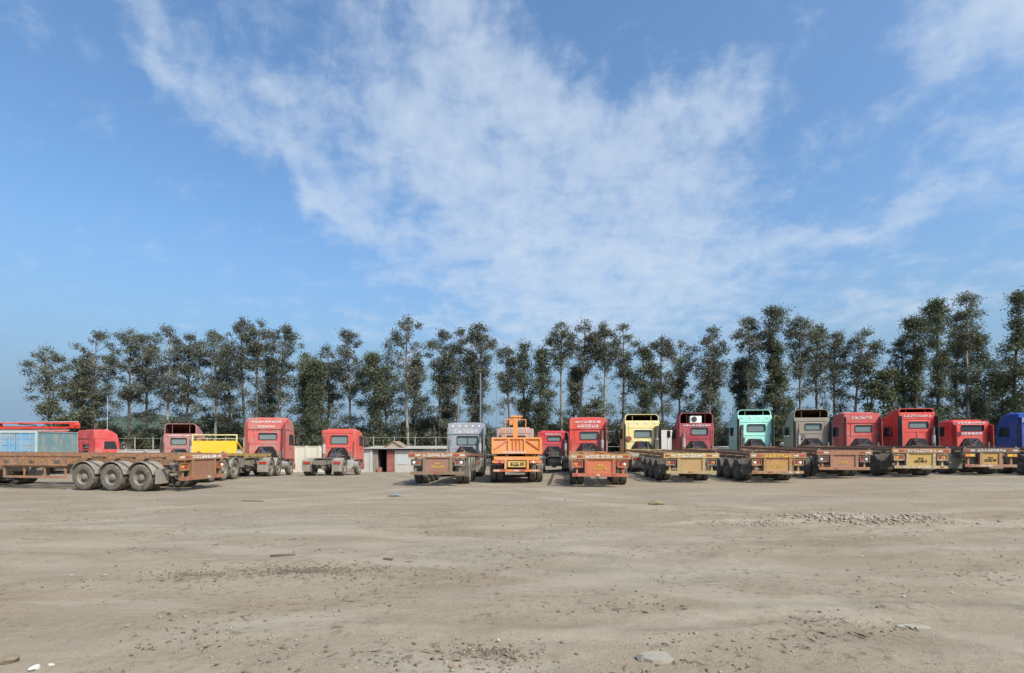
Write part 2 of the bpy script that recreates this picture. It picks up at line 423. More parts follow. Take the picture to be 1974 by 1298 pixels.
# ---------------------------------------------------------------- trailers
def trailer(label, x, y, rz, L, col, plate=(0.6, 0.25, 0.06), plate_letters=5, bolster=None, bumper=None, seed=1, axles=(1.75, 3.06, 4.37),
            guards=False, dusty=False, deck=1.36, rust=.85, dust=.26, side='plain', light='box', letters=8, letter_mat=None, uprights=.56, lower_letters=True, rail=None, flaps=False):
    loc, pitch = place(x, y, rz, axles[1], L - 1.0)
    root = thing('semi_trailer', label, 'trailer', 'container trailers parked in the yard', loc, rz, pitch)
    r_ = random.Random(seed)
    col = tuple(c_ * f_ for c_, f_ in zip(col, (.80, .80, .58))); bolster = tuple(c_ * f_ for c_, f_ in zip(bolster or col, (.80, .66, .40))); bumper = tuple(c_ * f_ for c_, f_ in zip(bumper or col, (.72, .62, .42))); rail = tuple(c_ * .8 for c_ in (rail or col)); plate = tuple(c_ * f_ for c_, f_ in zip(plate, (.80, .70, .62)))
    mc = paint(col, dust, rust, .6); mb = paint(bolster or col, dust * .7, rust * .8, .6); mu = paint(bumper or col, dust * .7, rust * .7, .6); mr = paint(rail or col, dust, rust, .6)
    zb = deck
    for sx in (-1, 1):       # main I-beams, shallower over the fifth wheel
        m = MB(); xa = sx * .48
        for (ya, yb, zl) in ((.185, L - 3.0, deck - .44), (L - 2.4, L, deck - .2)):
            m.box(xa - .08, xa + .08, ya, yb, zl, zl + .025); m.box(xa - .012, xa + .012, ya, yb, zl + .025, deck - .045)
        m.loft([[(xa - .012, L - 3.0, deck - .44), (xa + .012, L - 3.0, deck - .44), (xa + .012, L - 3.0, deck - .045), (xa - .012, L - 3.0, deck - .045)],
                [(xa - .012, L - 2.4, deck - .2), (xa + .012, L - 2.4, deck - .2), (xa + .012, L - 2.4, deck - .045), (xa - .012, L - 2.4, deck - .045)]])
        m.box(xa - .08, xa + .08, .185, L, deck - .045, deck - .02)
        m.obj('main_beam', mc, root)
        if side != 'web':
            m = MB(); m.box(sx * 1.2 - .035, sx * 1.2 + .035, .185, L, deck - .13, deck - .003); m.obj('side_rail', mr, root)
        else:                # deep side webs with gussets and painted-on dark cut-outs
            m = MB(); xo = sx * 1.2
            m.box(xo - .035, xo + .035, .185, L, deck - .1, deck - .003)
            m.box(xo - .012, xo + .012, axles[-1] + .75, L - 1.6, deck - .42, deck - .1)
            m.box(xo - .05, xo + .05, axles[-1] + .75, L - 1.6, deck - .47, deck - .42)
            m.loft([[(xo - .012, axles[-1] + .1, deck - .16), (xo + .012, axles[-1] + .1, deck - .16), (xo + .012, axles[-1] + .1, deck - .1), (xo - .012, axles[-1] + .1, deck - .1)],
                    [(xo - .012, axles[-1] + .75, deck - .42), (xo + .012, axles[-1] + .75, deck - .42), (xo + .012, axles[-1] + .75, deck - .1), (xo - .012, axles[-1] + .75, deck - .1)]])
            yy = axles[-1] + 1.6
            while yy < L - 1.8:
                m.box(xo - sx*.0 - .03, xo + .03, yy, yy + .06, deck - .42, deck - .1); yy += 1.25
            m.obj('side_rail', mr, root)
            hm = MB(); yy = axles[-1] + 1.25
            while yy < L - 2.2:
                hm.loft([[(xo + sx*.014, yy + .16*math.cos(q*math.pi/4), deck - .33 + .07*math.sin(q*math.pi/4)) for q in range(8)], [(xo + sx*.017, yy + .16*math.cos(q*math.pi/4), deck - .33 + .07*math.sin(q*math.pi/4)) for q in range(8)]])
                yy += 1.25
            hm.obj('hole_shade', M_DARK, root)  # thin dark discs on the solid web give the shade of open holes
    n = int((L - .8) / 1.15)
    for i in range(n):
        yc = .75 + i * (L - 1.1) / (n - 1)
        if yc > L - .1: yc = L - .1
        zt = deck - .05 - .004
        box('crossmember', mc, root, -1.163, 1.163, yc - .05, yc + .05, zt - (.13 if yc < L - 2.5 else .1), zt)
    box('front_bolster', mb, root, -1.22, 1.22, L + .003, L + .12, deck - .22, deck)
    # rear end
    box('rear_bolster', mb, root, -1.24, 1.24, 0, .182, deck - .22, deck + .004)
    for sx in (-1, 1):
        m = MB(); m.box(sx*1.12 - .07, sx*1.12 + .07, .03, .15, deck + .002, deck + .03); m.tube((sx*1.12, .09, deck + .03), (sx*1.12, .09, deck + .085), .045, .025, 8)
        m.obj('twist_lock', M_CHAS, root)
        m = MB(); m.box(sx*uprights - .065, sx*uprights + .065, .012, .14, .42, deck - .222); m.obj('upright', mu, root)
        if light == 'box':
            m = MB()
            for (xa, xb, za, zc) in ((.70, 1.14, .80, .83), (.70, 1.14, 1.06, 1.09), (.70, .73, .83, 1.06), (1.11, 1.14, .83, 1.06)):
                m.box(min(sx*xa, sx*xb), max(sx*xa, sx*xb), .03, .09, za, zc)
            m.box(min(sx*.73, sx*1.11), max(sx*.73, sx*1.11), .07, .085, .83, 1.06)
            lb = m.obj('light_frame', mu if seed % 2 else M_CHAS, root)
            m = MB(); m.tube((sx*.84, .068, .945), (sx*.84, .05, .945), .06, n=12); m.obj('lens', M_REDL, lb)
            m = MB(); m.tube((sx*1.0, .068, .945), (sx*1.0, .05, .945), .055, n=12); m.obj('lens', M_AMBER if r_.random() < .5 else M_CLEAR, lb)
        else:
            lb = box('light_frame', mb, root, min(sx*.68, sx*1.16), max(sx*.68, sx*1.16), .03, .1, .92, 1.10)
            box('lens', M_YELLOWL if light == 'yellow' else M_REDL, lb, min(sx*.72, sx*.95), max(sx*.72, sx*.95), .012, .028, .95, 1.07)
            box('lens', M_AMBER, lb, min(sx*.97, sx*1.12), max(sx*.97, sx*1.12), .012, .028, .95, 1.07)
        box('bumper_bracket', mu, root, min(sx*.9, sx*.98), max(sx*.9, sx*.98), .1, .3, .45, deck - .222)
    # clutter behind the rear beam: brake chambers, hoses, dangling chain, a worn crossbeam
    box('spreader_beam', M_CHAS, root, -1.05, 1.05, .35, .45, .72 + .05 * (seed % 3), .86 + .05 * (seed % 3))
    m = MB()
    for q in range(5):
        xa = r_.uniform(-1.0, 1.0); m.tube((xa, r_.uniform(.15, .3), deck - .24), (xa + r_.uniform(-.12, .12), r_.uniform(.12, .3), r_.uniform(.5, .8)), r_.uniform(.012, .028), n=6)
    m.obj('hose', M_DARK, root)
    for sx in (-1, 1): MB().tube((sx * .82, .5, .98), (sx * .82, .72, .98), .12, n=12).obj('air_reservoir', M_CHAS, root)
    pz0, pz1 = .60, deck - .224
    pp = box('plate_panel', paint(plate, dust * .5, rust * .5, .6), root, -uprights + .066, uprights - .066, .05, .09, pz0 - .04, pz1)
    if plate_letters:
        glyphs('plate_number', M_YELLOWL if plate[1] < .22 else M_BLACK, pp, -.27, .27, .049, pz0 + .10, pz0 + .22, plate_letters, seed * 3 + 1)
    if lower_letters:
        glyphs('plate_script', M_YELLOWL if plate[1] < .22 else M_BLACK, pp, -.12, .12, .049, pz0 + .26, pz0 + .33, 2, seed * 3 + 2)
    bu = box('bumper', mu, root, -1.13, 1.13, .0, .10, .43, .56)
    for i in range(7):
        xa = -1.08 + i * .31
        if r_.random() < .5: box('reflector', M_REFW if r_.random() < .5 else M_REFR, bu, xa, xa + r_.uniform(.12, .24), -.006, .001, .47, .53)
    if letters:
        glyphs('lettering', letter_mat or M_LETTER, root, -.62, .62, 0, deck - .17, deck - .05, letters, seed * 5)
    for sx in (-1, 1):
        for q in range(2): box('reflector', (M_REFR, M_REFW)[(q + seed) % 2], root, sx*.93 - .24 + q*.25 if sx > 0 else sx*.93 - .25 + q*.25, sx*.93 - .03 + q*.25 if sx > 0 else sx*.93 - .04 + q*.25, -.008, .001, deck - .15, deck - .07)
    # running gear
    for ya in axles:
        MB().tube((-.95, ya, RW), (.95, ya, RW), .075, n=10).obj('axle', M_CHAS, root)
        for sx in (-1, 1):
            for xw in (.76, 1.09): wheel(root, sx * xw, ya, dusty, r_.uniform(0, 6))
            m = MB(); m.bar((sx*.48, ya - .45, .72), (sx*.48, ya, .64), .08, .06); m.bar((sx*.48, ya, .64), (sx*.48, ya + .45, .72), .08, .06); m.box(sx*.48 - .05, sx*.48 + .05, ya - .08, ya + .08, .56, .68)
            m.box(sx*.48 - .04, sx*.48 + .04, ya + .40, ya + .52, .70, deck - .44); m.box(sx*.48 - .04, sx*.48 + .04, ya - .52, ya - .40, .70, deck - .44)
            m.obj('leaf_spring', M_CHAS, root)
            if guards: mesh_obj('mudguard', GUARD, root, (sx * .93, ya, RW))
    if flaps:
        for sx in (-1, 1): box('mudflap', M_GUARD, root, min(sx*.62, sx*1.24), max(sx*.62, sx*1.24), axles[0] - .72, axles[0] - .70, .30, .86)
    elif guards or r_.random() < .6:
        for sx in (-1, 1): box('mudflap', M_DARK, root, min(sx*.64, sx*1.22), max(sx*.64, sx*1.22), axles[0] - .62, axles[0] - .605, .32, deck - .25)
    for sx in (-1, 1):       # landing legs wound up
        m = MB(); m.box(sx*.75 - .07, sx*.75 + .07, L - 3.4, L - 3.26, .55, deck - .19); m.box(sx*.75 - .05, sx*.75 + .05, L - 3.38, L - 3.28, .34, .55); m.box(sx*.75 - .14, sx*.75 + .14, L - 3.46, L - 3.2, .31, .34)
        m.bar((sx*.75, L - 3.3, .62), (sx*.48, L - 3.7, deck - .42), .04, .04); m.obj('landing_leg', M_CHAS, root)
    if side in ('guard', 'web'):
        for sx in (-1, 1):
            m = MB(); y0, y1 = axles[-1] + .85, L - 3.7
            for z in (.45, .88): m.box(sx*1.17 - .025, sx*1.17 + .025, y0, y1, z, z + .09)
            k = int((y1 - y0) / 1.0)
            for i in range(k + 1):
                yy = y0 + i * (y1 - y0 - .06) / k
                m.box(sx*1.17 - sx*.0 - .021, sx*1.17 + .021, yy, yy + .06, .54, .88)
            m.box(sx*1.17 - .021, sx*1.17 + .021, y0 + .3, y0 + .37, .97, deck - .13); m.box(sx*1.17 - .021, sx*1.17 + .021, y1 - .4, y1 - .33, .97, deck - .13)
            m.obj('side_guard', mr, root)
    box('tool_box', M_CHAS, root, .55, 1.15, L - 4.6, L - 3.9, .62, deck - .135)
    MB().tube((-.9, L - 4.5, .85), (-.9, L - 3.6, .85), .16, n=14).obj('air_tank', M_CHAS, root)
    return root

# ---------------------------------------------------------------- tractors
CABY = 3.55
def tractor(label, x, y, rz, col, roof='high', zr=3.45, zf=None, win=(2.3, 2.75, 1.05, 0.0), dust=.3, rust=.08, letters=(), lights=0, deflect=True, badge=None, tanks=True,
            axles=(.95, 2.25), front=5.0, dusty=True, ac=False, lining=(0.03, 0.022, 0.02), name='tractor_truck', engine=True, fender=True, window_mat=None, snorkel=0, fold=False, cabw=2.36, stripes=False):
    loc, pitch = place(x, y, rz, axles[0], front)
    root = thing(name, label, 'truck', 'tractor units parked in the yard', loc, rz, pitch)
    mc = paint(col, dust, rust, .45); md = paint(tuple(c_ * .55 for c_ in col), dust * .8, rust, .55)
    z0 = 1.02; yb = CABY; W = cabw
    # cab shell with a real window opening in the back wall
    wz0, wz1, ww, wx = win
    zt = zr
    loops = [rr(ww, wz0, wz1, .07, yb + .09, xo=wx), rr(ww, wz0, wz1, .07, yb + .012, xo=wx), rr(ww + .10, wz0 - .05, wz1 + .05, .10, yb + .0, xo=wx), rr(ww + .16, wz0 - .08, wz1 + .08, .12, yb + .02, xo=wx),
             rr(W - .07, z0 + .03, zt - .035, .07, yb + .02, r2=.06), rr(W - .02, z0, zt - .01, .09, yb + .05, r2=.07), rr(W, z0, zt, .10, yb + .2, r2=.08), rr(W + .03, z0, zt + (.02 if roof != 'low' else .03), .13, yb + .9, r2=.1),
             rr(W + .04, z0, zt - .02, .24, yb + 1.5, r2=.1), rr(W, z0, zt - .22, .26, yb + 1.85, r2=.1), rr(W - .02, z0 - .25, 2.35 + .15, .2, yb + 2.12, r2=.1), rr(W - .1, z0 - .3, 2.2, .15, yb + 2.2, r2=.1)]
    cab = MB().loft(loops, cap0=False).obj('cab', mc, root, smooth=False)
    gl = MB().loft([rr(ww - .006, wz0 + .003, wz1 - .003, .068, yb + .07, xo=wx), rr(ww - .006, wz0 + .003, wz1 - .003, .068, yb + .08, xo=wx)])
    rw = gl.obj('rear_window', window_mat or M_GLASS, root)
    if fold: box('window_bar', M_DARK, rw, wx - .02, wx + .02, yb + .03, yb + .068, wz0 + .004, wz1 - .004)
    vr = random.Random(label + 'v')
    MB().loft([rr(ww - .012, wz0 + .006, wz1 - .006, .066, yb + .05, xo=wx), rr(ww - .012, wz0 + .006, wz1 - .006, .066, yb - .014, xo=wx), rr(ww + .045, wz0 - .022, wz1 + .022, .085, yb - .014, xo=wx), rr(ww + .05, wz0 - .025, wz1 + .025, .088, yb + .012, xo=wx)], False, False).obj('window_seal', M_ENG, rw)
    for xr in ((-.36, .36), (-.40, .40, 0), (-.30, -.42, .30, .42), ())[vr.randrange(4)]:
        MB().loft([[(xr*W - .03, yb + .03, 1.95), (xr*W + .03, yb + .03, 1.95), (xr*W + .018, yb - .008, 1.99), (xr*W - .018, yb - .008, 1.99)], [(xr*W - .03, yb + .03, wz0 - .12 if abs(xr) < .3 else zt - .34), (xr*W + .03, yb + .03, wz0 - .12 if abs(xr) < .3 else zt - .34), (xr*W + .018, yb - .008, wz0 - .16 if abs(xr) < .3 else zt - .38), (xr*W - .018, yb - .008, wz0 - .16 if abs(xr) < .3 else zt - .38)]]).obj('pressed_rib', mc, cab)
    for sx in (-1, 1):
        m = MB(); xg = sx * (W/2 - .13); zg = vr.uniform(2.2, 2.6)
        m.tube((xg, yb - .07, 1.35), (xg, yb - .07, zg), .017, n=6); m.tube((xg, yb - .07, 1.38), (xg, yb + .03, 1.38), .014, n=6); m.tube((xg, yb - .07, zg - .03), (xg, yb + .03, zg - .03), .014, n=6); m.obj('grab_rail', M_DARK, root)
        box('lower_valance', M_GUARD, root, min(sx*.78, sx*(W/2 - .03)), max(sx*.78, sx*(W/2 - .03)), yb - .02, yb + .05, 1.0, vr.uniform(1.2, 1.36))
        # lamp and cable box on the back wall
    if vr.random() < .6:
        sx = vr.choice((-1, 1)); m = MB(); m.tube((sx*.93, yb - .2, 1.0), (sx*.93, yb - .2, vr.uniform(2.3, 2.9)), .075, n=12); m.obj('exhaust_stack', M_CHAS, root)
        m = MB(); m.tube((sx*.93, yb - .2, 1.45), (sx*.93, yb - .2, 2.1), .115, n=12); m.obj('heat_shield', M_ALU, root)
    for q, mt_ in enumerate((M_REFR, M_DARK, M_BLUEL)):
        m = MB(); p0 = Vector((-.28 + q*.1, yb - .1, 1.95)); 
        for k in range(12):
            t_ = (k + 1)/12; p1 = Vector((-.28 + q*.1 + .05*math.sin(t_*25), yb - .1 - 1.1*t_, 1.95 - .75*math.sin(t_*math.pi*.62) + .03*math.cos(t_*25)))
            m.tube(tuple(p0), tuple(p1), .014, n=5, cap=False); p0 = p1
        m.obj('air_hose', mt_, root)
    MB().box(-.72, .72, yb - .95, yb - .3, 1.002, 1.025).obj('catwalk', M_ALU, root)
    if vr.random() < .5: MB().tube((vr.uniform(-.9, .9), yb + .6, zr), (vr.uniform(-.9, .9), yb + .5, zr + .75), .008, n=5).obj('antenna', M_DARK, root)
    # pressed swages on the back wall and roof seam
    m = MB(); m.box(-W/2 + .2, W/2 - .2, yb - .004, yb + .03, wz1 + .17, wz1 + .20); m.box(-W/2 + .2, W/2 - .2, yb - .004, yb + .03, wz0 - .28, wz0 - .25)
    if stripes:
        for q in range(5): m.box(-W/2 + .1, -W/2 + .42, yb - .006, yb + .03, 1.3 + q*.16, 1.36 + q*.16)
    m.obj('seam', mc, cab)
    for sx in (-1, 1):       # doors with glass, handle, mirror, step
        xs_ = sx * (W / 2 + .012)
        def side_panel(nm, mt, ya, yb_, za, zb_, d, par, slope=0):
            mm = MB(); xa, xb = sorted((xs_, xs_ + sx * d))
            lo = [(xa, ya, za), (xb, ya, za), (xb, yb_, za), (xa, yb_, za)]; hi = [(xa, ya, zb_), (xb, ya, zb_), (xb, yb_ - slope, zb_), (xa, yb_ - slope, zb_)]
            return mm.loft([lo, hi]).obj(nm, mt, par)
        dr = side_panel('door', mc, yb + .95, yb + 1.92, 1.10, 2.0, .012, root)
        side_panel('side_window', M_DGLASS, yb + .80, yb + 1.88, 2.02, 2.72, .014, root, .22)
        m = MB(); hx = xs_ + sx*.014; m.box(min(hx, hx + sx*.03), max(hx, hx + sx*.03), yb + 1.0, yb + 1.16, 1.78, 1.82); m.obj('handle', M_DARK, dr)
        m = MB(); m.bar((sx*(W/2 - .02), yb + 1.95, 2.75), (sx*(W/2 + .24), yb + 2.05, 2.72), .03, .03); m.bar((sx*(W/2 + .22), yb + 2.05, 2.75), (sx*(W/2 + .22), yb + 2.05, 2.0), .03, .03)
        m.box(min(sx*(W/2 + .12), sx*(W/2 + .34)), max(sx*(W/2 + .12), sx*(W/2 + .34)), yb + 1.98, yb + 2.08, 2.12, 2.62); m.obj('mirror', M_DARK, root)
        m = MB(); m.box(min(sx*.85, sx*1.17), max(sx*.85, sx*1.17), yb + 1.95, yb + 2.2, .45, 1.03); m.obj('step', md, root)
        if deflect:
            m = MB(); m.loft([[(sx*(W/2 - .03), yb - .42, 1.15), (sx*(W/2 + .01), yb - .42, 1.15), (sx*(W/2 + .01), yb + .1, 1.1), (sx*(W/2 - .03), yb + .1, 1.1)],
                              [(sx*(W/2 - .03), yb - .34, zt - .3), (sx*(W/2 + .01), yb - .34, zt - .3), (sx*(W/2 + .01), yb + .1, zt - .2), (sx*(W/2 - .03), yb + .1, zt - .2)]]); m.obj('side_deflector', M_DARK if roof == 'open' else md, root)
    MB().loft([[(-W/2 + .15, yb + 2.21, 2.15), (W/2 - .15, yb + 2.21, 2.15), (W/2 - .15, yb + 2.225, 2.15), (-W/2 + .15, yb + 2.225, 2.15)],
               [(-W/2 + .25, yb + 1.86, zt - .40), (W/2 - .25, yb + 1.86, zt - .40), (W/2 - .25, yb + 1.9, zt - .40), (-W/2 + .25, yb + 1.9, zt - .40)]]).obj('windscreen', M_DGLASS, root)
    bm = box('front_bumper', md, root, -W/2, W/2, yb + 2.0, yb + 2.3, .38, .74)
    for sx in (-1, 1): box('headlight', M_CLEAR, root, min(sx*.72, sx*1.08), max(sx*.72, sx*1.08), yb + 2.303, yb + 2.33, .5, .66)
    # roof
    if roof == 'open':
        zf = zf or zr + .5; o_, i_ = [], []
        for yy, hgt, wd in ((yb + .12, zf - zr, W - .1), (yb + .7, (zf - zr) * .8, W - .1), (yb + 1.35, (zf - zr) * .38, W - .2), (yb + 1.6, .07, W - .3)):
            o_.append(rr(wd, zr - .1, zr + hgt, min(.24, hgt * .6 + .04), yy, r2=.02))
        for yy, hgt, wd in ((yb + 1.5, .03, W - .42), (yb + 1.3, (zf - zr) * .38 - .04, W - .3), (yb + .7, (zf - zr) * .8 - .04, W - .2), (yb + .12, zf - zr - .04, W - .2)):
            i_.append(rr(wd, zr - .08, zr + hgt, min(.22, hgt * .6 + .03), yy, r2=.02))
        f = MB().loft(o_, False, False).loft(i_[::-1][0:1] + [o_[0]], False, False).obj('roof_fairing', mc, root)
        ml = plain('fairing_lining', lining, .9, spec=.1, var=.4, scale=3)
        MB().loft(i_, True, False).obj('fairing_lining', ml, f)
        m = MB()
        for sx in (-.62, .62): m.tube((sx, yb + .2, zr - .02), (sx, yb + .2, zf - .05), .018, n=6)
        m.obj('fairing_strut', md, f)
        if ac:
            a_ = MB().box(-.42, .34, yb + .05, yb + .45, zr + .03, zr + .50).obj('air_conditioner', M_WHITE, root)
            MB().tube((-.16, yb + .05, zr + .27), (-.16, yb + .035, zr + .27), .19, n=18).obj('fan_grille', M_DARK, a_)
    elif roof == 'low':
        MB().loft([rr(W - .5, zr - .02, zr + .09, .05, yb + .4, r2=.02), rr(W - .5, zr - .02, zr + .12, .05, yb + 1.1, r2=.02), rr(W - .6, zr - .05, zr + .04, .04, yb + 1.5, r2=.02)]).obj('roof_hatch', mc, root)
    else:
        hb = zr - .70            # wider raised roof shell with a step over the back wall
        MB().loft([rr(W - .02, hb, zr + .01, .10, yb - .03, r2=.03), rr(W + .06, hb - .02, zr + .03, .12, yb + .03, r2=.03), rr(W + .08, hb - .04, zr + .05, .14, yb + .7, r2=.03), rr(W + .06, hb - .06, zr - .02, .16, yb + 1.45, r2=.03), rr(W - .05, hb - .06, zr - .30, .16, yb + 1.75, r2=.03)]).obj('roof_shell', mc, root)
        MB().loft([rr(W - .22, zr - .25, zr + .015, .16, yb + .17, r2=.02), rr(W - .2, zr - .25, zr + .11, .18, yb + .6, r2=.02), rr(W - .24, zr - .25, zr + .09, .18, yb + 1.3, r2=.02), rr(W - .4, zr - .3, zr - .05, .12, yb + 1.6, r2=.02)]).obj('roof_cap', mc, root)
    m = MB()
    for sx in (-.7, .7): m.tube((sx, yb + .8, zr + .02), (sx, yb + 1.3, zr + .1), .05, .065, 10)
    if roof != 'open': m.obj('air_horn', M_ALU, root)
    for i in range(lights):
        xa = (-1 + 2 * i / max(1, lights - 1)) * (W / 2 - .32)
        MB().box(xa - .06, xa + .06, yb - (.045 if roof == 'high' else .012), yb + .03, zr - .20, zr - .12).obj('marker_light', M_CLEAR, root)
    for q, (za, zb_, half, nn_) in enumerate(letters):
        glyphs('lettering', M_LETTER, root, -half, half, yb - (.034 if roof == 'high' and za > zr - .7 else .002), za, zb_, nn_, sum(map(ord, label)) % 997 + q * 7)
    if badge:
        bx_, bz_, br_, bc_ = badge
        MB().tube((bx_, yb + .03, bz_), (bx_, yb - .05, bz_), br_, br_ * .9, 20).obj('round_intake', paint(bc_, .2, .1, .6), root)
    # engine hump and plumbing behind the cab
    if engine:
        MB().loft([[(-.74, yb - .16, .92), (.74, yb - .16, .92), (.66, yb - .14, 1.52), (.42, yb - .12, 1.86), (-.42, yb - .12, 1.86), (-.66, yb - .14, 1.52)],
                   [(-.74, yb + .05, .92), (.74, yb + .05, .92), (.66, yb + .05, 1.56), (.42, yb + .05, 1.90), (-.42, yb + .05, 1.90), (-.66, yb + .05, 1.56)]]).obj('engine_cover', M_ENG, root)
        er = random.Random(label)
        m = MB()
        for q in range(4): m.tube((-.35 + q*.2, yb - .2, 1.62 - .05*(q % 2)), (-.3 + q*.22, yb - .9, 1.15), .022, n=6)
        m.box(-.18, .22, yb - .26, yb - .17, 1.12, 1.5); m.tube((-.5, yb - .24, 1.35), (.45, yb - .24, 1.35 + er.uniform(-.1, .1)), .06, n=8); m.tube((er.choice((-.38, .38)), yb - .26, 1.1), (er.choice((-.3, .3)), yb - .2, 1.78), .05, n=8)
        m.obj('air_lines', M_DARK, root)
        m = MB()                    # cab lift bracket and lower lip of the back wall
        m.box(-W/2 + .12, -.70, yb - .06, yb + .02, 1.22, 1.30); m.box(.70, W/2 - .12, yb - .06, yb + .02, 1.22, 1.30)
        m.obj('cab_sill', md, root)
    if snorkel:
        m = MB(); m.box(min(snorkel*.78, snorkel*1.06), max(snorkel*.78, snorkel*1.06), yb - .32, yb - .03, 1.1, 2.0); m.box(min(snorkel*.84, snorkel*1.0), max(snorkel*.84, snorkel*1.0), yb - .24, yb - .05, 2.0, min(zr - .1, 2.9)); m.obj('air_intake', M_DARK, root)
    # chassis
    for sx in (-1, 1):
        m = MB(); xa = sx * .42; m.box(xa - .04, xa + .04, 0, front + .6, .72, .745); m.box(xa - .04, xa + .04, 0, front + .6, .975, 1.0); m.box(xa + sx*.02 - .012, xa + sx*.02 + .012, 0, front + .6, .745, .975); m.obj('frame_rail', M_CHAS, root)
    m = MB()
    for yc in (.12, 1.6, 2.9): m.box(-.378, .378, yc - .05, yc + .05, .76, .97)
    m.obj('frame_crossmember', M_CHAS, root)
    fy = (axles[0] + axles[-1]) / 2
    m = MB(); m.loft([[(-.45, fy - .55, 1.08), (.45, fy - .55, 1.08), (.45, fy - .55, 1.12), (-.45, fy - .55, 1.12)], [(-.45, fy + .4, 1.10), (.45, fy + .4, 1.10), (.45, fy + .4, 1.15), (-.45, fy + .4, 1.15)]])
    m.box(-.5, .5, fy - .15, fy + .15, 1.0, 1.085); m.obj('fifth_wheel', M_CHAS, root)
    for ya in axles:
        MB().tube((-.95, ya, RW), (.95, ya, RW), .09, n=10).tube((0, ya - .2, RW), (0, ya + .2, RW), .2, n=12).obj('axle', M_CHAS, root)
        for sx in (-1, 1):
            for xw in (.76, 1.09): wheel(root, sx * xw, ya, dusty, ya + sx)
            m = MB(); m.box(sx*.42 - .05, sx*.42 + .05, ya - .55, ya + .55, .6, .66); m.box(sx*.42 - .06, sx*.42 + .06, ya - .1, ya + .1, .58, .74); m.obj('leaf_spring', M_CHAS, root)
            if fender: mesh_obj('mudguard', GUARD, root, (sx * .93, ya, RW + .0))
    for sx in (-1, 1):
        wheel(root, sx * 1.02, front, dusty, sx)
        if fender:
            fl = box('mudflap', M_GUARD, root, min(sx*.62, sx*1.24), max(sx*.62, sx*1.24), axles[0] - .63, axles[0] - .615, .28, .98)
            box('tail_light', M_REDL, root, min(sx*.72, sx*1.14), max(sx*.72, sx*1.14), axles[0] - .66, axles[0] - .632, .74, .88)
    MB().tube((-.9, front, RW), (.9, front, RW), .07, n=8).obj('axle', M_CHAS, root)
    box('rear_bumper', M_CHAS, root, -.36, .36, -.06, -.003, .70, .95)
    if tanks:
        MB().tube((.86, yb - .55, .72), (.86, yb + .75, .72), .32, n=18).obj('fuel_tank', M_ALU, root)
        m = MB(); m.box(-1.15, -.56, yb - .5, yb + .1, .48, .98); m.obj('battery_box', M_CHAS, root)
        MB().tube((-.9, yb + .2, .62), (-.9, yb + .8, .62), .17, n=14).obj('air_tank', M_CHAS, root)
        m = MB(); m.box(.48, .62, yb - .45, yb - .2, .5, .9); m.tube((.95, yb - .28, .95), (.95, yb - .28, 1.6), .07, n=10); m.obj('exhaust', M_CHAS, root)
    return root

def rig(px, D, cpx, cD):
    x0, y0 = (px - CX)/F*D, D; x1, y1 = (cpx - CX)/F*cD, cD
    d = math.hypot(x1 - x0, y1 - y0); rz = math.atan2(-(x1 - x0), y1 - y0)
    return x0, y0, rz, d - .78, x0 - math.sin(rz) * (d - CABY), y0 + math.cos(rz) * (d - CABY)
RUST = (0.36, 0.15, 0.09)
def pair(px, D, cpx, cD, tkw, ckw):
    x, y, rz, L, tx, ty = rig(px, D, cpx, cD)
    if tkw is not None: trailer(x=x, y=y, rz=rz, L=L, **tkw)
    tractor(x=tx, y=ty, rz=rz, **ckw)

pair(843, 21.8, 898, 33.9,
     dict(label='rusty brown container trailer with oval yellow painted number, coupled to the grey-blue truck', col=RUST, plate=(.34, .14, .10), plate_letters=5, seed=2, letters=10, guards=True, dusty=True, bolster=(.45, .20, .08), bumper=(.24, .17, .13)),
     dict(label='dusty grey-blue tractor truck with closed high roof and sliding rear window', col=(.27, .285, .325), roof='high', zr=3.40, win=(2.02, 2.56, 1.35, .1), dust=.35, lights=5, letters=((2.78, 3.0, .8, 6),), fold=True))
pair(1157, 21.3, 1133, 34.0,
     dict(label='bright orange-red container trailer with big orange number board, beside the orange tipper', col=(.50, .16, .06), plate=(.68, .19, .07), seed=3, bolster=(.52, .27, .08), bumper=(.62, .14, .06), letters=6, rust=.5, dust=.25),
     dict(label='bright red high-roofed tractor truck with two rows of white lettering above small window', col=(.60, .075, .055), roof='high', zr=3.50, win=(2.14, 2.62, 1.15, .1), dust=.26, letters=((3.22, 3.36, .85, 6), (2.92, 3.10, .72, 6)), lights=0))
pair(1333, 23.6, 1238, 35.0,
     dict(label='faded cream-yellow container trailer with plain ochre rear board, behind the pale yellow truck', col=(.40, .26, .12), plate=(.50, .33, .12), plate_letters=0, seed=4, bolster=(.58, .45, .22), bumper=(.52, .42, .24), letters=7, lower_letters=False, rust=.6, rail=(.42, .2, .08)),
     dict(label='pale yellow tractor truck with round brown intake and open roof fairing', col=(.72, .60, .26), roof='open', zr=3.28, zf=3.72, win=(2.15, 2.62, 1.1, .05), dust=.15, lights=4, badge=(-.88, 2.05, .19, (.25, .06, .04)), snorkel=1))
pair(1500, 23.4, 1343, 35.6,
     dict(label='red-striped rusty trailer with holed orange rear board, coupled to the maroon truck', col=(.30, .15, .11), plate=(.52, .27, .07), seed=5, bolster=(.50, .22, .10), bumper=(.45, .26, .12), letters=7, letter_mat=M_YELLOWL, light='box'),
     dict(label='maroon tractor truck with a white air conditioner inside its open roof fairing', col=(.33, .045, .06), roof='open', zr=3.10, zf=3.82, win=(2.32, 2.78, 1.1, .2), dust=.2, letters=((2.90, 3.0, .95, 9),), ac=True, deflect=False))
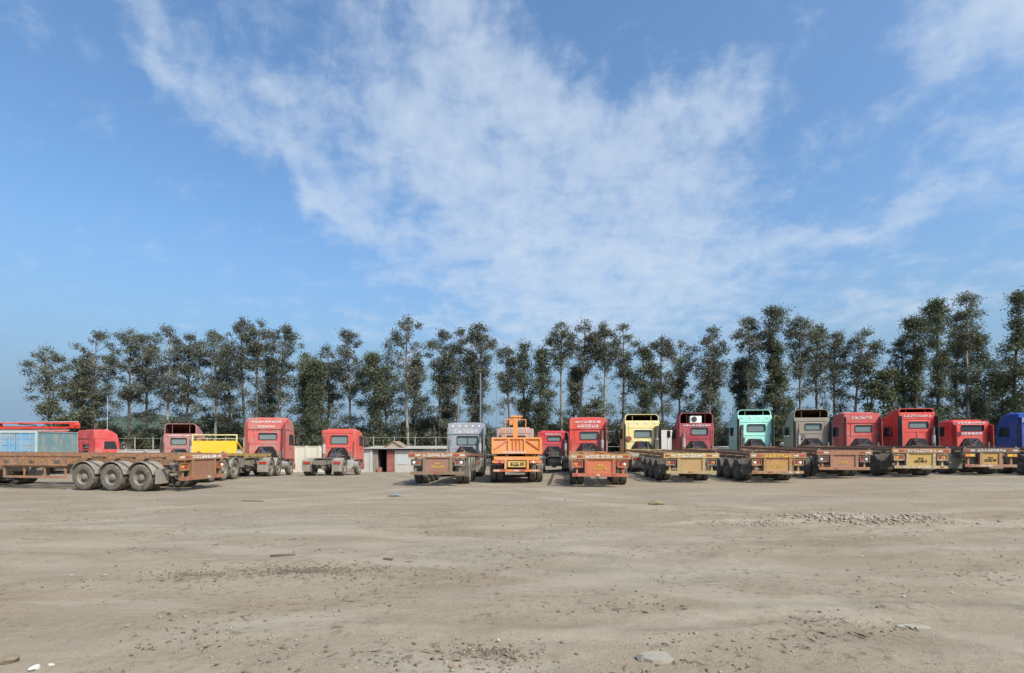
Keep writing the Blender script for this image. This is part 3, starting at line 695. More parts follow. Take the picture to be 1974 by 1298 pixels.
pair(1628, 24.7, 1455, 37.0,
     dict(label='salmon-red rusty trailer with tall panel bearing yellow digits, coupled to the mint truck', col=(.40, .17, .12), plate=(.46, .20, .12), seed=6, bolster=(.42, .20, .14), bumper=(.45, .21, .14), letters=0, lower_letters=False),
     dict(label='mint green tractor truck with shallow open fairing above pale rear window', col=(.36, .74, .60), roof='open', zr=3.58, zf=3.98, win=(2.42, 2.92, 1.2, .1), dust=.24, snorkel=-1, lights=4))
pair(1776, 24.3, 1565, 36.6,
     dict(label='rusty trailer with yellow plate and white reflective bumper, behind the brown-grey truck', col=(.24, .15, .12), plate=(.60, .40, .06), seed=7, bolster=(.50, .24, .08), bumper=(.62, .50, .34), letters=9, light='box'),
     dict(label='dull brown-grey tractor truck with tall rusty open fairing', col=(.26, .215, .175), roof='open', zr=3.35, zf=3.95, win=(2.5, 2.92, 1.05, .1), dust=.45, lining=(.07, .035, .012), badge=(-.62, 2.02, .2, (.12, .10, .08)), letters=(), deflect=True))
pair(1911, 25.5, 1661, 37.6,
     dict(label='trailer with dark lettered beam, narrow ochre plate and yellow lamp boxes', col=(.27, .16, .14), plate=(.60, .38, .08), plate_letters=3, seed=8, bolster=(.16, .10, .11), bumper=(.48, .26, .20), letters=9, light='yellow', uprights=.42, flaps=True),
     dict(label='pinkish red tractor truck with closed high roof between the brown-grey and scarlet trucks', col=(.55, .085, .075), roof='high', zr=3.70, win=(2.36, 2.84, 1.15, .15), dust=.34, letters=((3.3, 3.5, .7, 6),), lights=0))
pair(2081, 24.6, 1768, 36.5,
     dict(label='rust-brown trailer behind the scarlet truck, its dark wheels beside a dark lettered beam', col=(.25, .15, .12), seed=9, flaps=True),
     dict(label='scarlet tractor truck, tallest of the row, with low dark fairing edge and ribbed left panel', col=(.62, .06, .045), roof='open', zr=3.72, zf=4.0, win=(2.62, 3.05, 1.2, .1), dust=.24, letters=((3.40, 3.56, .9, 9),), snorkel=0, stripes=True))
pair(2250, 25.2, 1872, 37.0,
     None,
     dict(label='low-roofed red tractor truck with white lettering under a wide rear window', col=(.60, .05, .045), roof='low', zr=3.12, win=(2.42, 2.82, 1.5, .1), dust=.24, letters=((2.95, 3.05, .95, 8), (2.16, 2.32, .75, 6)), badge=(-.82, 2.2, .17, (.10, .01, .015)), cabw=2.44, window_mat=M_DGLASS))
pair(2390, 26.0, 1998, 38.0,
     None,
     dict(label='deep blue high-roofed tractor truck parked past the low red one', col=(.025, .075, .33), roof='high', zr=3.70, win=(2.4, 2.8, 1.2, .1), dust=.12, letters=((3.1, 3.4, .95, 8),)))

# orange tipper trailer with tailgate, and the faded salmon truck that pulls it
def tipper(px, D, L):
    x, y = (px - CX)/F*D, D
    ax = (1.35, 2.66, 3.97)
    loc, pitch = place(x, y, 0, ax[1], L)
    root = thing('tipper_trailer', 'orange tipper trailer with cross-braced tailgate and tall orange front mast', 'trailer', None, loc, 0, pitch)
    mo = paint((.68, .24, .05), .15, .15, .55); mo2 = paint((.62, .15, .05), .15, .15, .55)
    tg = box('tailgate', mo, root, -1.08, 1.08, .06, .10, 1.32, 2.02)
    m = MB()
    for (xa, xb, za, zc) in ((-1.12, 1.12, 1.96, 2.04), (-1.12, 1.12, 1.30, 1.42), (-1.12, -1.03, 1.42, 1.96), (1.03, 1.12, 1.42, 1.96), (-.40, -.32, 1.42, 1.96), (.32, .40, 1.42, 1.96)): m.box(xa, xb, .0, .058, za, zc)
    m.obj('gate_frame', mo, tg)
    m = MB(); m.bar((-1.0, .035, 1.52), (-.42, .035, 1.92), .05, .06); m.obj('gate_brace', mo2, tg)
    m = MB(); m.bar((1.0, .035, 1.52), (.42, .035, 1.92), .05, .06); m.obj('gate_brace', mo2, tg)
    for q in (-.16, 0, .16): box('gate_rib', mo2, tg, q - .025, q + .025, .02, .058, 1.43, 1.95)
    glyphs('lettering', M_LETTER, tg, -.62, .42, 0, 1.32, 1.41, 9, 44)
    for sx in (-1, 1): box('bed_side', mo, root, min(sx*1.08, sx*1.14), max(sx*1.08, sx*1.14), .06, L - .3, 1.3, 1.92)
    box('bed_floor', mo2, root, -1.075, 1.075, .105, L - .3, 1.30, 1.36)
    hb = box('headboard', mo, root, -1.1, 1.1, L - .295, L - .22, 1.0, 2.1)
    m = MB(); m.box(-.13, .13, L - .22, L + .0, 1.2, 3.55); m.obj('mast', mo, root)
    m = MB(); m.box(-.62, .36, L - .20, L - .1, 3.40, 3.47); m.box(-.30, .42, L - .26, L + .02, 3.56, 3.66); m.box(-.36, -.16, L - .2, L - .05, 3.1, 3.38); m.obj('mast_crossbar', mo, root)
    for xa, zt in ((-.62, 3.38), (.62, 3.42)): MB().tube((xa, L - .15, 2.0), (xa, L - .15, zt), .03, n=8).obj('mast_post', mo, root)
    box('cross_rail', mo, root, .37, .66, L - .18, L - .12, 3.40, 3.44)
    for sx in (-1, 1): box('chassis_beam', mo2, root, sx*.45 - .07, sx*.45 + .07, .2, L + .6, .92, 1.28)
    box('rear_beam', mo, root, -1.02, 1.02, .08, .2, 1.02, 1.18)
    for sx in (-1, 1):
        box('upright', mo, root, sx*.5 - .05, sx*.5 + .05, .03, .16, .62, 1.02)
        lf = box('light_frame', mo2, root, min(sx*.58, sx*1.1), max(sx*.58, sx*1.1), .05, .12, .88, 1.0)
        MB().tube((sx*1.0, .05, .94), (sx*1.0, .03, .94), .05, n=12).obj('lens', M_AMBER, lf); MB().tube((sx*.75, .05, .94), (sx*.75, .03, .94), .05, n=12).obj('lens', M_REDL if sx < 0 else M_CLEAR, lf)
        box('mudflap_bar', M_GUARD, root, min(sx*.62, sx*1.22), max(sx*.62, sx*1.22), .3, .5, .78, .84)
    pl = box('number_plate', paint((.60, .36, .05), .25, .3, .6), root, -.40, .40, .06, .09, .70, .98)
    glyphs('plate_number', M_BLACK, pl, -.28, .36, .059, .75, .92, 5, 17)
    bu = box('bumper', mo2, root, -1.05, 1.05, .0, .1, .50, .60)
    for i in range(7): box('reflector', (M_REFW, M_REFR, M_AMBER)[i % 3], bu, -1.0 + i*.29, -.8 + i*.29, -.006, .001, .52, .58)
    for ya in ax:
        MB().tube((-.95, ya, RW), (.95, ya, RW), .075, n=10).obj('axle', M_CHAS, root)
        for sx in (-1, 1):
            for xw in (.76, 1.09): wheel(root, sx*xw, ya, True, ya)
            box('leaf_spring', M_CHAS, root, sx*.45 - .04, sx*.45 + .04, ya - .5, ya + .5, .60, .68); box('hanger', M_CHAS, root, sx*.45 - .038, sx*.45 + .038, ya + .38, ya + .48, .682, .918)
    return root
tipper(996, 23.2, 8.2)
tractor('faded salmon-grey low-roofed truck in front of the orange tipper trailer', .2, 29.0, 0, (.42, .27, .23), 'low', 2.98, win=(2.05, 2.5, 1.2, .1), dust=.4, deflect=False)

# left group
LX, LY = -15.4, 19.9                     # outer face of the middle wheel
h_ = R(79); fx_, fy_ = -math.sin(h_), math.cos(h_)
# right-hand normal of the heading points away from the camera; trailer axis lies 1.23 m behind the wheel face
nx_, ny_ = math.cos(h_), math.sin(h_)
ox, oy = LX + nx_*1.23 - fx_*3.06, LY + ny_*1.23 - fy_*3.06
trailer('long rust-orange trailer standing side-on with three dusty wheels under linked mudguards', ox, oy, h_, 12.0, (.42, .19, .10), plate=(.27, .12, .08), plate_letters=0, lower_letters=False, seed=11, side='web', guards=True, dusty=True, flaps=True, rail=(.50, .21, .08), deck=1.42, bolster=(.42, .22, .12))
tx, ty = ox + fx_*9.25, oy + fy_*9.25
tractor('dusty red truck pulling the long side-on rust trailer', tx, ty, h_, (.5, .06, .06), 'high', 3.5)

# second trailer: yellow bulkhead
hz2 = R(6.5); ox2, oy2 = -15.15, 23.0
tr2 = trailer('ochre trailer carrying a bright yellow bulkhead, tucked behind the long side-on trailer', ox2, oy2, hz2, 9.0, (.52, .30, .07), plate=(.4, .2, .1), seed=12, guards=True, dusty=True, axles=(1.2, 2.5, 3.8), deck=1.36, bolster=(.45, .28, .10), rail=(.62, .36, .05))
mY = paint((.80, .47, .02), .12, .06, .5)
bk = box('bulkhead', mY, tr2, -1.1, 1.1, 4.2, 4.3, 1.362, 2.02)
m = MB(); m.tube((-1.1, 4.25, 2.0), (-1.1, 4.25, 2.32), .035, n=8); m.tube((1.1, 4.25, 2.0), (1.1, 4.25, 2.32), .035, n=8); m.tube((-1.13, 4.25, 2.32), (1.13, 4.25, 2.32), .035, n=8); m.tube((-1.1, 4.25, 2.12), (1.1, 4.25, 2.12), .015, n=6); m.obj('bulkhead_rail', paint((.62, .52, .22), .2, .1), bk)
m = MB()
for sx in (-1.1, 1.1): m.bar((sx, 4.3, 1.95), (sx, 5.3, 1.37), .06, .06)
m.obj('bulkhead_stay', mY, bk)
tractor('dusty red high-roofed tractor truck coupled to the trailer with the yellow bulkhead', ox2 + .3 - math.sin(hz2)*6.6, oy2 + math.cos(hz2)*6.6 + .6, R(6.5), (.56, .10, .09), 'high', 3.72, win=(2.35, 2.75, 1.1, .1), dust=.45, letters=((3.45, 3.55, .95, 9), (3.12, 3.25, .55, 7)), deflect=True)
tractor('red and dusty-pink low-roofed tractor unit standing alone before the white shed', -11.85, 32.0, R(1), (.58, .08, .06), 'low', 3.10, win=(2.15, 2.7, 1.15, .05), dust=.3, deflect=False, axles=(.95,), front=4.6)
tractor('dusty pink truck with dark brown open fairing, beyond the yellow bulkhead', (357-CX)/F*39.5, 36.0, R(8), (.42, .16, .15), 'open', 3.08, 3.85, win=(2.25, 2.72, 1.1, -.05), dust=.42, lining=(.05, .018, .012), letters=((2.86, 2.98, .8, 8),))
tractor('red truck with pale pink cab back parked past the blue shipping container', -39.0, 42.4, R(-24), (.55, .06, .06), 'high', 3.65, dust=.3, win=(2.1, 2.4, .8, 0))
tractor('small-looking crimson low-roofed truck between the orange tipper and the bright red truck', 2.95, 36.0, R(-3), (.50, .05, .06), 'low', 3.0, win=(2.3, 2.65, 1.0, .1), dust=.12, letters=((2.75, 2.86, .6, 6),))

# ---------------------------------------------------------------- blue container
def container(x, y, rz):
    z = gz(x, y)
    root = thing('shipping_container', 'blue and teal corrugated shipping container with white marks on its doors', 'container', None, (x, y, z), rz)
    mb = paint((.10, .27, .42), .4, .3, .6); mside = paint((.085, .20, .235), .45, .4, .65); mf = paint((.34, .40, .38), .35, .25, .6)
    W2, L, z0, z1 = 1.22, 6.06, .42, 3.02
    for sx in (-1, 1):
        for yy in (0, L - .14): box('corner_post', mf, root, min(sx*W2, sx*(W2 - .13)), max(sx*W2, sx*(W2 - .13)), yy, yy + .14, z0, z1)
        box('roof_rail', mf, root, min(sx*W2, sx*(W2 - .07)), max(sx*W2, sx*(W2 - .07)), .143, L - .143, z1 - .09, z1 - .003); box('floor_rail', mf, root, min(sx*W2, sx*(W2 - .07)), max(sx*W2, sx*(W2 - .07)), .143, L - .143, z0 + .003, z0 + .16)
        xs_ = []; n = 42                 # corrugated wall
        m = MB(); lo, hi = [], []
        for i in range(n * 4 + 1):
            yy = .141 + (L - .282) * i / (n * 4); dd = .05 if (i % 4) in (1, 2) else .01
            lo.append((sx*(W2 - dd), yy, z0 + .162)); hi.append((sx*(W2 - dd), yy, z1 - .092))
        b0 = len(m.v); m.v += lo + hi; k = len(lo)
        for i in range(k - 1): m.f.append((i, i + 1, k + i + 1, k + i))
        m.obj('corrugated_wall', mside, root)
    box('sill', mf, root, -1.085, 1.085, .0, .13, z0 + .002, z0 + .17); box('header', mf, root, -1.085, 1.085, .0, .13, z1 - .14, z1 - .002)
    m = MB(); m.box(-1.15, 1.15, .145, L - .145, z1 - .06, z1 - .01); m.obj('roof', mf, root)
    box('front_wall', mside, root, -1.085, 1.085, L - .12, L - .06, z0, z1 - .01); box('floor', M_CHAS, root, -1.1, 1.1, .15, L - .15, z0 + .02, z0 + .12)
    for sx in (-1, 1):
        d = MB(); xa, xb = sorted((sx*.012, sx*1.075)); d.box(xa, xb, .05, .10, z0 + .18, z1 - .15)
        for q in range(5): d.box(xa + .08, xb - .08, .03, .05, z0 + .30 + q*.44, z0 + .56 + q*.44)
        dr = d.obj('container_door', mb, root)
        for q in (.32, .80):
            MB().tube((sx*q, .0, z0 + .1), (sx*q, .0, z1 - .06), .02, n=8).obj('lock_rod', M_ALU, dr)
        box('rod_handle', M_ALU, dr, min(sx*.3, sx*.75), max(sx*.3, sx*.75), -.03, -.018, 1.5, 1.54)
        glyphs('lettering', M_LETTER, dr, min(sx*.15, sx*.95), max(sx*.15, sx*.95), .028, 1.22, 1.52, 4, 90 + sx)
    for yy in (.1, L - .4): box('timber_bearer', plain('timber', (.16, .12, .08)), root, -1.2, 1.2, yy, yy + .3, -.15, z0 + .001)
    return root
container(-34.0, 35.5, R(19))

# ---------------------------------------------------------------- concrete pump truck behind the container
def pump_truck(x, y, rz):
    z = gz(x, y)
    root = thing('boom_truck', 'red concrete boom truck with folded red boom above the blue container', 'truck', None, (x, y, z), rz)
    mr = paint((.60, .045, .025), .1, .1, .45); mw = M_WHITE
    MB().loft([rr(2.4, .7, 3.0, .2, 6.2, r2=.05), rr(2.45, .7, 3.05, .2, 7.4, r2=.05), rr(2.4, .6, 2.0, .2, 8.0, r2=.05)]).obj('cab', mr, root)
    box('windscreen', M_DGLASS, root, -1.0, 1.0, 7.72, 7.9, 1.9, 2.2)
    for sx in (-1, 1):
        box('side_window', M_DGLASS, root, min(sx*1.23, sx*1.245), max(sx*1.23, sx*1.245), 6.7, 7.4, 1.9, 2.6)
        box('frame_rail', M_CHAS, root, sx*.45 - .05, sx*.45 + .05, -1.5, 6.9, .75, 1.05)
        box('outrigger', mr, root, min(sx*.9, sx*1.2), max(sx*.9, sx*1.2), 0.2, 5.0, 1.1, 1.5)
        for yy in (.6, 1.95, 5.2, 6.9): wheel(root, sx*1.05, yy)
    for yy in (.6, 1.95, 5.2, 6.9): MB().tube((-.9, yy, RW), (.9, yy, RW), .08).obj('axle', M_CHAS, root); box('spring_hanger', M_CHAS, root, -.5, .5, yy - .1, yy + .1, .58, .76)
    box('deck', mr, root, -1.2, 1.2, -1.5, 6.1, 1.05, 1.2)
    m = MB(); m.loft([rr(1.6, 1.2, 2.4, .1, -1.4), rr(1.3, 1.2, 2.2, .1, -.4)]); m.obj('hopper', mw, root)
    MB().tube((0, 5.3, 1.2), (0, 5.3, 3.9), .35, .28, 14).obj('boom_turret', mr, root)
    for k, (za, ya, yb_, hh_, dxx) in enumerate(((4.02, 5.4, -3.2, .24, 0), (4.46, -3.0, 5.2, .17, .0), (3.66, -2.6, 4.6, .16, -.5))):
        m = MB(); m.loft([[(dxx - .13, ya, za - hh_/2), (dxx + .13, ya, za - hh_/2), (dxx + .13, ya, za + hh_/2), (dxx - .13, ya, za + hh_/2)], [(dxx - .10, yb_, za - hh_*.3), (dxx + .10, yb_, za - hh_*.3), (dxx + .10, yb_, za + hh_*.3), (dxx - .10, yb_, za + hh_*.3)]])
        bo = m.obj('boom_section', mr, root)
        MB().tube((dxx + .22, ya, za + .1), (dxx + .22, yb_, za + .05), .06, n=8).obj('delivery_pipe', M_ALU if k else mr, bo)
        MB().tube((dxx, (ya + yb_)/2, za - .22), (dxx, (ya + yb_)/2 + 1.8, za - .1), .06, n=8).obj('boom_cylinder', M_CHAS, bo)
    for yy in (-2.9, 5.2): MB().tube((-.25, yy, 4.25), (.25, yy, 4.25), .3, n=14).obj('boom_knuckle', mr, root)
    box('boom_rest', mw, root, -.18, .18, -1.9, -1.62, 1.2, 3.82)
    return root
pump_truck(-43.5, 48.5, R(84))

# ---------------------------------------------------------------- shed, walls and fence at the back of the yard
M_PLAS = paint((.47, .455, .42), .4, .2, .85, key='plaster'); M_CREAM = paint((.60, .55, .44), .3, .05, .9, key='cream wall'); M_RDOOR = paint((.26, .035, .03), .2, .1, .7)
def wall_thing(label, px0, px1, D, ztop, mat, thick=.2, panels=3, cat='wall', name='boundary_wall'):
    x0, x1 = (px0 - CX)/F*D, (px1 - CX)/F*D; z = gz((x0 + x1)/2, D)
    root = thing(name, label, cat, None, ((x0 + x1)/2, D, z)); hw = (x1 - x0)/2
    n = panels
    for i in range(n):
        a = -hw + 2*hw*i/n; b_ = -hw + 2*hw*(i+1)/n
        box('wall_panel', mat, root, a + .006, b_ - .006, -thick/2, thick/2, -.2, ztop - z - .06 - .03*(i % 2))
    for i in range(n + 1):
        a = -hw + 2*hw*i/n; box('pier', mat, root, a - .12, a + .12, -thick/2 - .06, thick/2 + .06, -.2, ztop - z)
    box('coping', mat, root, -hw, hw, -thick/2 - .04, thick/2 + .04, ztop - z - .058, ztop - z - .01)
    return root
wall_thing('low cream wall between the two red trucks left of the white shed', 545, 640, 45.5, 1.45, M_CREAM, panels=4)
wall_thing('long low pale concrete wall below the fence, past the blue container', 205, 480, 47.0, 1.12, M_PLAS, panels=7)
wall_thing('grey wall stub joining the shed to the fence line', 690, 716, 45.0, 1.15, M_PLAS, panels=1)
def shed():
    D = 45.0; x0 = (706 - CX)/F*D; z = gz(-11, D); s = D/F
    root = thing('shed', 'low white shed with dark open bay, red door and small tan gable', 'shed', None, (x0, D, z))
    X_ = lambda px: (px - 706) * s
    top = 2.02
    wp = box('wall', M_PLAS, root, X_(706), X_(714), 0, .15, -.1, top); box('plinth', paint((.03, .10, .06), .1, 0, .8), root, X_(706.3), X_(713.5), -.03, -.002, -.1, .68)
    box('side_wall', paint((.28, .25, .22), .4, .1, .9), root, X_(714.1), X_(728), .0, .12, -.1, top)
    m = MB()
    for q in range(5): m.box(X_(716 + q*2.3), X_(717.2 + q*2.3), -.025, -.002, .1, 1.9)
    m.obj('slat_screen', paint((.20, .17, .14), .3, .1, .9), root)
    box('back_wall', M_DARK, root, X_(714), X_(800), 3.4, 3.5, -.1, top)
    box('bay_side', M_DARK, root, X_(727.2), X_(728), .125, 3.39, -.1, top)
    dr = box('door', M_RDOOR, root, X_(745.5), X_(760.5), .02, .08, -.05, 1.95)
    for q in range(3): box('door_panel', M_RDOOR, dr, X_(747), X_(759), .0, .019, .12 + q*.6, .6 + q*.6)
    box('door_handle', M_ALU, dr, X_(747.3), X_(748.3), -.03, -.001, .92, 1.02)
    box('white_wall', M_PLAS, root, X_(761), X_(860), -.02, .13, -.1, 1.9)
    m = MB(); m.box(X_(766), X_(786), -.045, -.022, .7, 1.5); m.obj('notice_board', paint((.45, .47, .48), .2, .05), root)
    box('side_wall', M_PLAS, root, X_(860) + .003, X_(860) + .15, -.02, 3.5, -.1, 1.9)
    rf = MB().loft([[(X_(703), -.35, top + .01), (X_(864), -.35, top + .01), (X_(864), -.35, top + .07), (X_(703), -.35, top + .07)], [(X_(703), 3.7, top + .14), (X_(864), 3.7, top + .14), (X_(864), 3.7, top + .22), (X_(703), 3.7, top + .22)]]).obj('roof', paint((.34, .33, .30), .4, .2, .8), root)
    m = MB()
    for i in range(40): m.bar((X_(704 + i*4), -.34, top + .085), (X_(704 + i*4), 3.69, top + .225), .05, .03)
    m.obj('roof_rib', paint((.38, .37, .34), .4, .2, .8), rf)
    g = MB(); xm = X_(757); hw = .75
    g.loft([[(xm - hw, .3, top + .08), (xm + hw, .3, top + .08), (xm + .05, .3, top + .62), (xm - .05, .3, top + .62)], [(xm - hw, 2.6, top + .12), (xm + hw, 2.6, top + .12), (xm + .05, 2.6, top + .62), (xm - .05, 2.6, top + .62)]]); g.obj('gable', paint((.33, .26, .18), .3, .1, .9), root)
    m = MB()
    for sx in (-1, 1): m.loft([[(xm, .2, top + .63), (xm, .2, top + .68), (xm + sx*(hw + .15), .2, top + .12), (xm + sx*(hw + .15), .2, top + .07)], [(xm, 2.7, top + .63), (xm, 2.7, top + .68), (xm + sx*(hw + .15), 2.7, top + .12), (xm + sx*(hw + .15), 2.7, top + .07)]])
    m.obj('gable_roof', paint((.24, .17, .11), .3, .3, .9), root)
    box('brick_stack', plain('brick_red', (.30, .12, .08), .9), root, X_(728.5), X_(736), -.2, .1, -.1, .42)
    return root
shed()
def fence(label, px0, px1, D, n, hgt):
    x0, x1 = (px0 - CX)/F*D, (px1 - CX)/F*D
    root = thing('wire_fence', label, 'fence', 'wire fences along the back of the yard', (x0, D, gz(x0, D)))
    mp = plain('fence_post', (.30, .29, .27), .8)
    zs = []
    for i in range(n + 1):
        a = (x1 - x0) * i / n; z = gz(x0 + a, D) - gz(x0, D); zs.append((a, z))
        MB().tube((a, 0, z - .2), (a, 0, z + hgt), .045, n=8).obj('post', mp, root)
    for hq in (.5, 1.0, 1.5, hgt - .1):
        m = MB()
        for (a, z), (b_, z2) in zip(zs[:-1], zs[1:]): m.tube((a, -.05, z + hq), (b_, -.05, z2 + hq), .016, n=5, cap=False)
        m.obj('wire', mp, root)
fence('thin wire fence on grey posts behind the long low concrete wall', 190, 540, 47.6, 10, 3.1)
fence('thin wire fence on grey posts past the crimson truck and the yellow truck', 1040, 1300, 47.0, 8, 3.0)
fence('thin wire fence on grey posts behind the shed roof', 640, 1000, 49.2, 9, 3.2)

def pole(label, px, D, top_y, r, col):
    x, y, z = at(px, D); zt = CAMZ + (HY - top_y)/F*D
    root = thing('pole', label, 'pole', None, (x, y, z))
    MB().tube((0, 0, -.3), (0, 0, zt - z), r, r*.6, 10).obj('shaft', plain('pole_paint', col, .6), root)
    MB().tube((0, 0, zt - z - .002), (0, 0, zt - z + .05), r*.8, r*.3, 10).obj('cap', M_ALU, root)
    MB().tube((0, 0, -.1), (0, 0, .12), r*2.2, n=12).obj('base', M_CHAS, root)
pole('slender white pole beside the red truck past the container', 207, 49.0, 766, .03, (.42, .43, .44))
pole('stout blue-grey pole rising behind the grey-blue truck', 926, 50.0, 720, .12, (.13, .15, .18))
pole('thin grey pole rising beyond the orange tipper trailer mast', 957, 51.0, 655, .028, (.16, .17, .18))

# small vehicles glimpsed between the trucks
def small_truck(label, px, D, rz, col, boxy=False, ht=2.3, w_=2.0, front=True):
    x, y, z = at(px, D)
    root = thing('light_truck' if not boxy else 'box_truck', label, 'truck', None, (x, y, z), rz)
    mc = paint(col, .15, .05, .5)
    if boxy:
        b_ = box('cargo_box', mc, root, -w_/2, w_/2, 0, 5.0, .95, ht + .95)
        for sx in (-1, 1):
            d = box('rear_door', mc, b_, min(sx*.01, sx*(w_/2 - .06)), max(sx*.01, sx*(w_/2 - .06)), -.03, -.002, 1.02, ht + .88)
            box('door_rod', M_ALU, d, sx*.25 - .015, sx*.25 + .015, -.055, -.032, 1.1, ht + .8)
        box('waist_band', M_GUARD, b_, -w_/2 - .01, w_/2 + .01, -.02, 5.01, .96 + ht*.42, 1.02 + ht*.42)
        yc = 5.3
    else:
        box('load_bed', mc, root, -w_/2, w_/2, 0, 3.0, .8, 1.35); yc = 3.1
    cb = MB().loft([rr(w_ - .1, .55, ht if not boxy else 2.4, .18, yc, r2=.06), rr(w_, .55, (ht if not boxy else 2.4) + .04, .2, yc + .7, r2=.06), rr(w_ - .05, .5, (ht if not boxy else 2.4) - .2, .2, yc + 1.3, r2=.06), rr(w_ - .1, .45, 1.5, .15, yc + 1.75, r2=.06)]).obj('cab', mc, root)
    h0 = ht if not boxy else 2.4
    box('rear_window', M_DGLASS, root, -.6, .6, yc - .02, yc + .02, h0 - .7, h0 - .25)
    for sx in (-1, 1):
        box('side_window', M_DGLASS, root, min(sx*(w_/2 - .02), sx*(w_/2 + .02)), max(sx*(w_/2 - .02), sx*(w_/2 + .02)), yc + .2, yc + 1.05, h0 - .75, h0 - .28)
        box('mirror', M_DARK, root, min(sx*(w_/2 + .05), sx*(w_/2 + .22)), max(sx*(w_/2 + .05), sx*(w_/2 + .22)), yc + 1.2, yc + 1.26, h0 - .8, h0 - .45); box('mirror_arm', M_DARK, root, min(sx*(w_/2 - .1), sx*(w_/2 + .06)), max(sx*(w_/2 - .1), sx*(w_/2 + .06)), yc + 1.2, yc + 1.24, h0 - .62, h0 - .58)
        box('frame_rail', M_CHAS, root, sx*.38 - .05, sx*.38 + .05, .1, yc + 1.2, .5, .8 if not boxy else .95)
        for yy in (1.2, yc + .9): wheel(root, sx*(w_/2 - .2), yy)
        box('tail_light', M_REDL, root, min(sx*.6, sx*.85), max(sx*.6, sx*.85), -.02, .05, .72, .82)
    for yy in (1.2, yc + .9): MB().tube((-.7, yy, RW), (.7, yy, RW), .07).obj('axle', M_CHAS, root)
    return root
small_truck('pale pinkish-white box truck between the pale yellow and maroon trucks', 1292, 46, 0, (.55, .50, .47), True, 1.95, 2.2)
small_truck('small white truck parked past the maroon truck beside the mint one', 1393, 47, R(185), (.66, .68, .66), False, 2.25, 1.75)
small_truck('small bright blue truck between the low red and the deep blue trucks', 1921, 47, R(182), (.10, .30, .66), False, 2.75, 1.8)
small_truck('cream-white small truck between the mint and brown-grey trucks', 1500, 48, R(170), (.62, .58, .50), False, 1.75, 1.8)

# ---------------------------------------------------------------- trees
def leaf_mat(name, c0, c1, c2):
    m, t, b = new_mat(name)
    at_ = t.n('ShaderNodeAttribute', attribute_name='leaf'); geo = t.n('ShaderNodeNewGeometry')
    f = at_.outputs['Fac']
    c = t.mix(t.ramp(f, 0.0, 0.75), c0, c1); c = t.mix(t.ramp(f, 0.82, 0.97), c, c2)
    ns = t.noise(geo.outputs['Position'], 0.45, 3, 0.5)
    c = t.mix(t.math('MULTIPLY', t.ramp(ns, 0.42, 0.66), 0.55), c, tuple(x * 1.75 for x in c1))
    t.l(c, b.inputs['Base Color']); b.inputs['Roughness'].default_value = 0.5; b.inputs['Specular IOR Level'].default_value = 0.3
    tr = t.n('ShaderNodeBsdfTranslucent'); t.l(t.mix(1.0, c, (1.1, 1.2, .6), 'MULTIPLY'), tr.inputs[0])
    mx = t.n('ShaderNodeMixShader'); mx.inputs[0].default_value = 0.25
    t.l(b.outputs[0], mx.inputs[1]); t.l(tr.outputs[0], mx.inputs[2])
    o = [n for n in t.t.nodes if n.type == 'OUTPUT_MATERIAL'][0]; t.l(mx.outputs[0], o.inputs[0])
    return m
LEAF_A = leaf_mat('eucalyptus_leaves', (.052, .058, .042), (.108, .114, .088), (.17, .125, .085))
LEAF_B = leaf_mat('dense_leaves', (.046, .057, .036), (.096, .110, .070), (.16, .125, .075))
LEAF_C = leaf_mat('scrub_leaves', (.050, .060, .034), (.105, .112, .064), (.16, .12, .07))
def bark(name, c0, c1):
    m, t, b = new_mat(name)
    tcn = t.n('ShaderNodeTexCoord'); mp = t.n('ShaderNodeMapping'); t.l(tcn.outputs['Object'], mp.inputs[0]); mp.inputs['Scale'].default_value = (6, 6, 1.1)
    f = t.noise(mp.outputs[0], 1.2, 6, 0.65)
    t.l(t.mix(t.ramp(f, 0.35, 0.68), c0, c1), b.inputs['Base Color']); b.inputs['Roughness'].default_value = 0.9
    return m
BARK_P = bark('pale_bark', (.13, .11, .09), (.30, .27, .23)); BARK_D = bark('brown_bark', (.05, .04, .032), (.13, .10, .08))
def leaves_mesh(name, centres, radii, counts, mat, r_, ln=(.16, .32), wd=(.055, .10), squash=.75):
    P, S = [], []
    for c_, rad, n in zip(centres, radii, counts):
        d = r_.normal(size=(n, 3)); d /= np.linalg.norm(d, axis=1)[:, None]
        q = r_.normal(size=(n, 3)) * rad * .44; q[:, 2] *= squash
        P.append(q + np.asarray(c_)); S.append(np.full(n, rad))
    P = np.concatenate(P); n = len(P)
    ax = r_.normal(size=(n, 3)); ax[:, 2] = ax[:, 2] * .8 - .55; ax /= np.linalg.norm(ax, axis=1)[:, None]
    ot = r_.normal(size=(n, 3)); sd_ = np.cross(ax, ot); sd_ /= np.linalg.norm(sd_, axis=1)[:, None]
    Ln = r_.uniform(*ln, n)[:, None]; Wd = r_.uniform(*wd, n)[:, None]
    nrm = np.cross(ax, sd_)
    v = np.stack([P - ax*Ln/2, P + sd_*Wd/2 + nrm*.02, P + ax*Ln/2, P - sd_*Wd/2 + nrm*.02], 1).reshape(-1, 3)
    me = bpy.data.meshes.new(name); me.vertices.add(4*n); me.vertices.foreach_set('co', v.astype(np.float32).ravel())
    me.loops.add(4*n); me.loops.foreach_set('vertex_index', np.arange(4*n, dtype=np.int32))
    me.polygons.add(n); me.polygons.foreach_set('loop_start', np.arange(0, 4*n, 4, dtype=np.int32)); me.update(calc_edges=True)
    a = me.attributes.new('leaf', 'FLOAT', 'FACE'); a.data.foreach_set('value', r_.random(n).astype(np.float32))
    me.materials.append(mat)
    return me
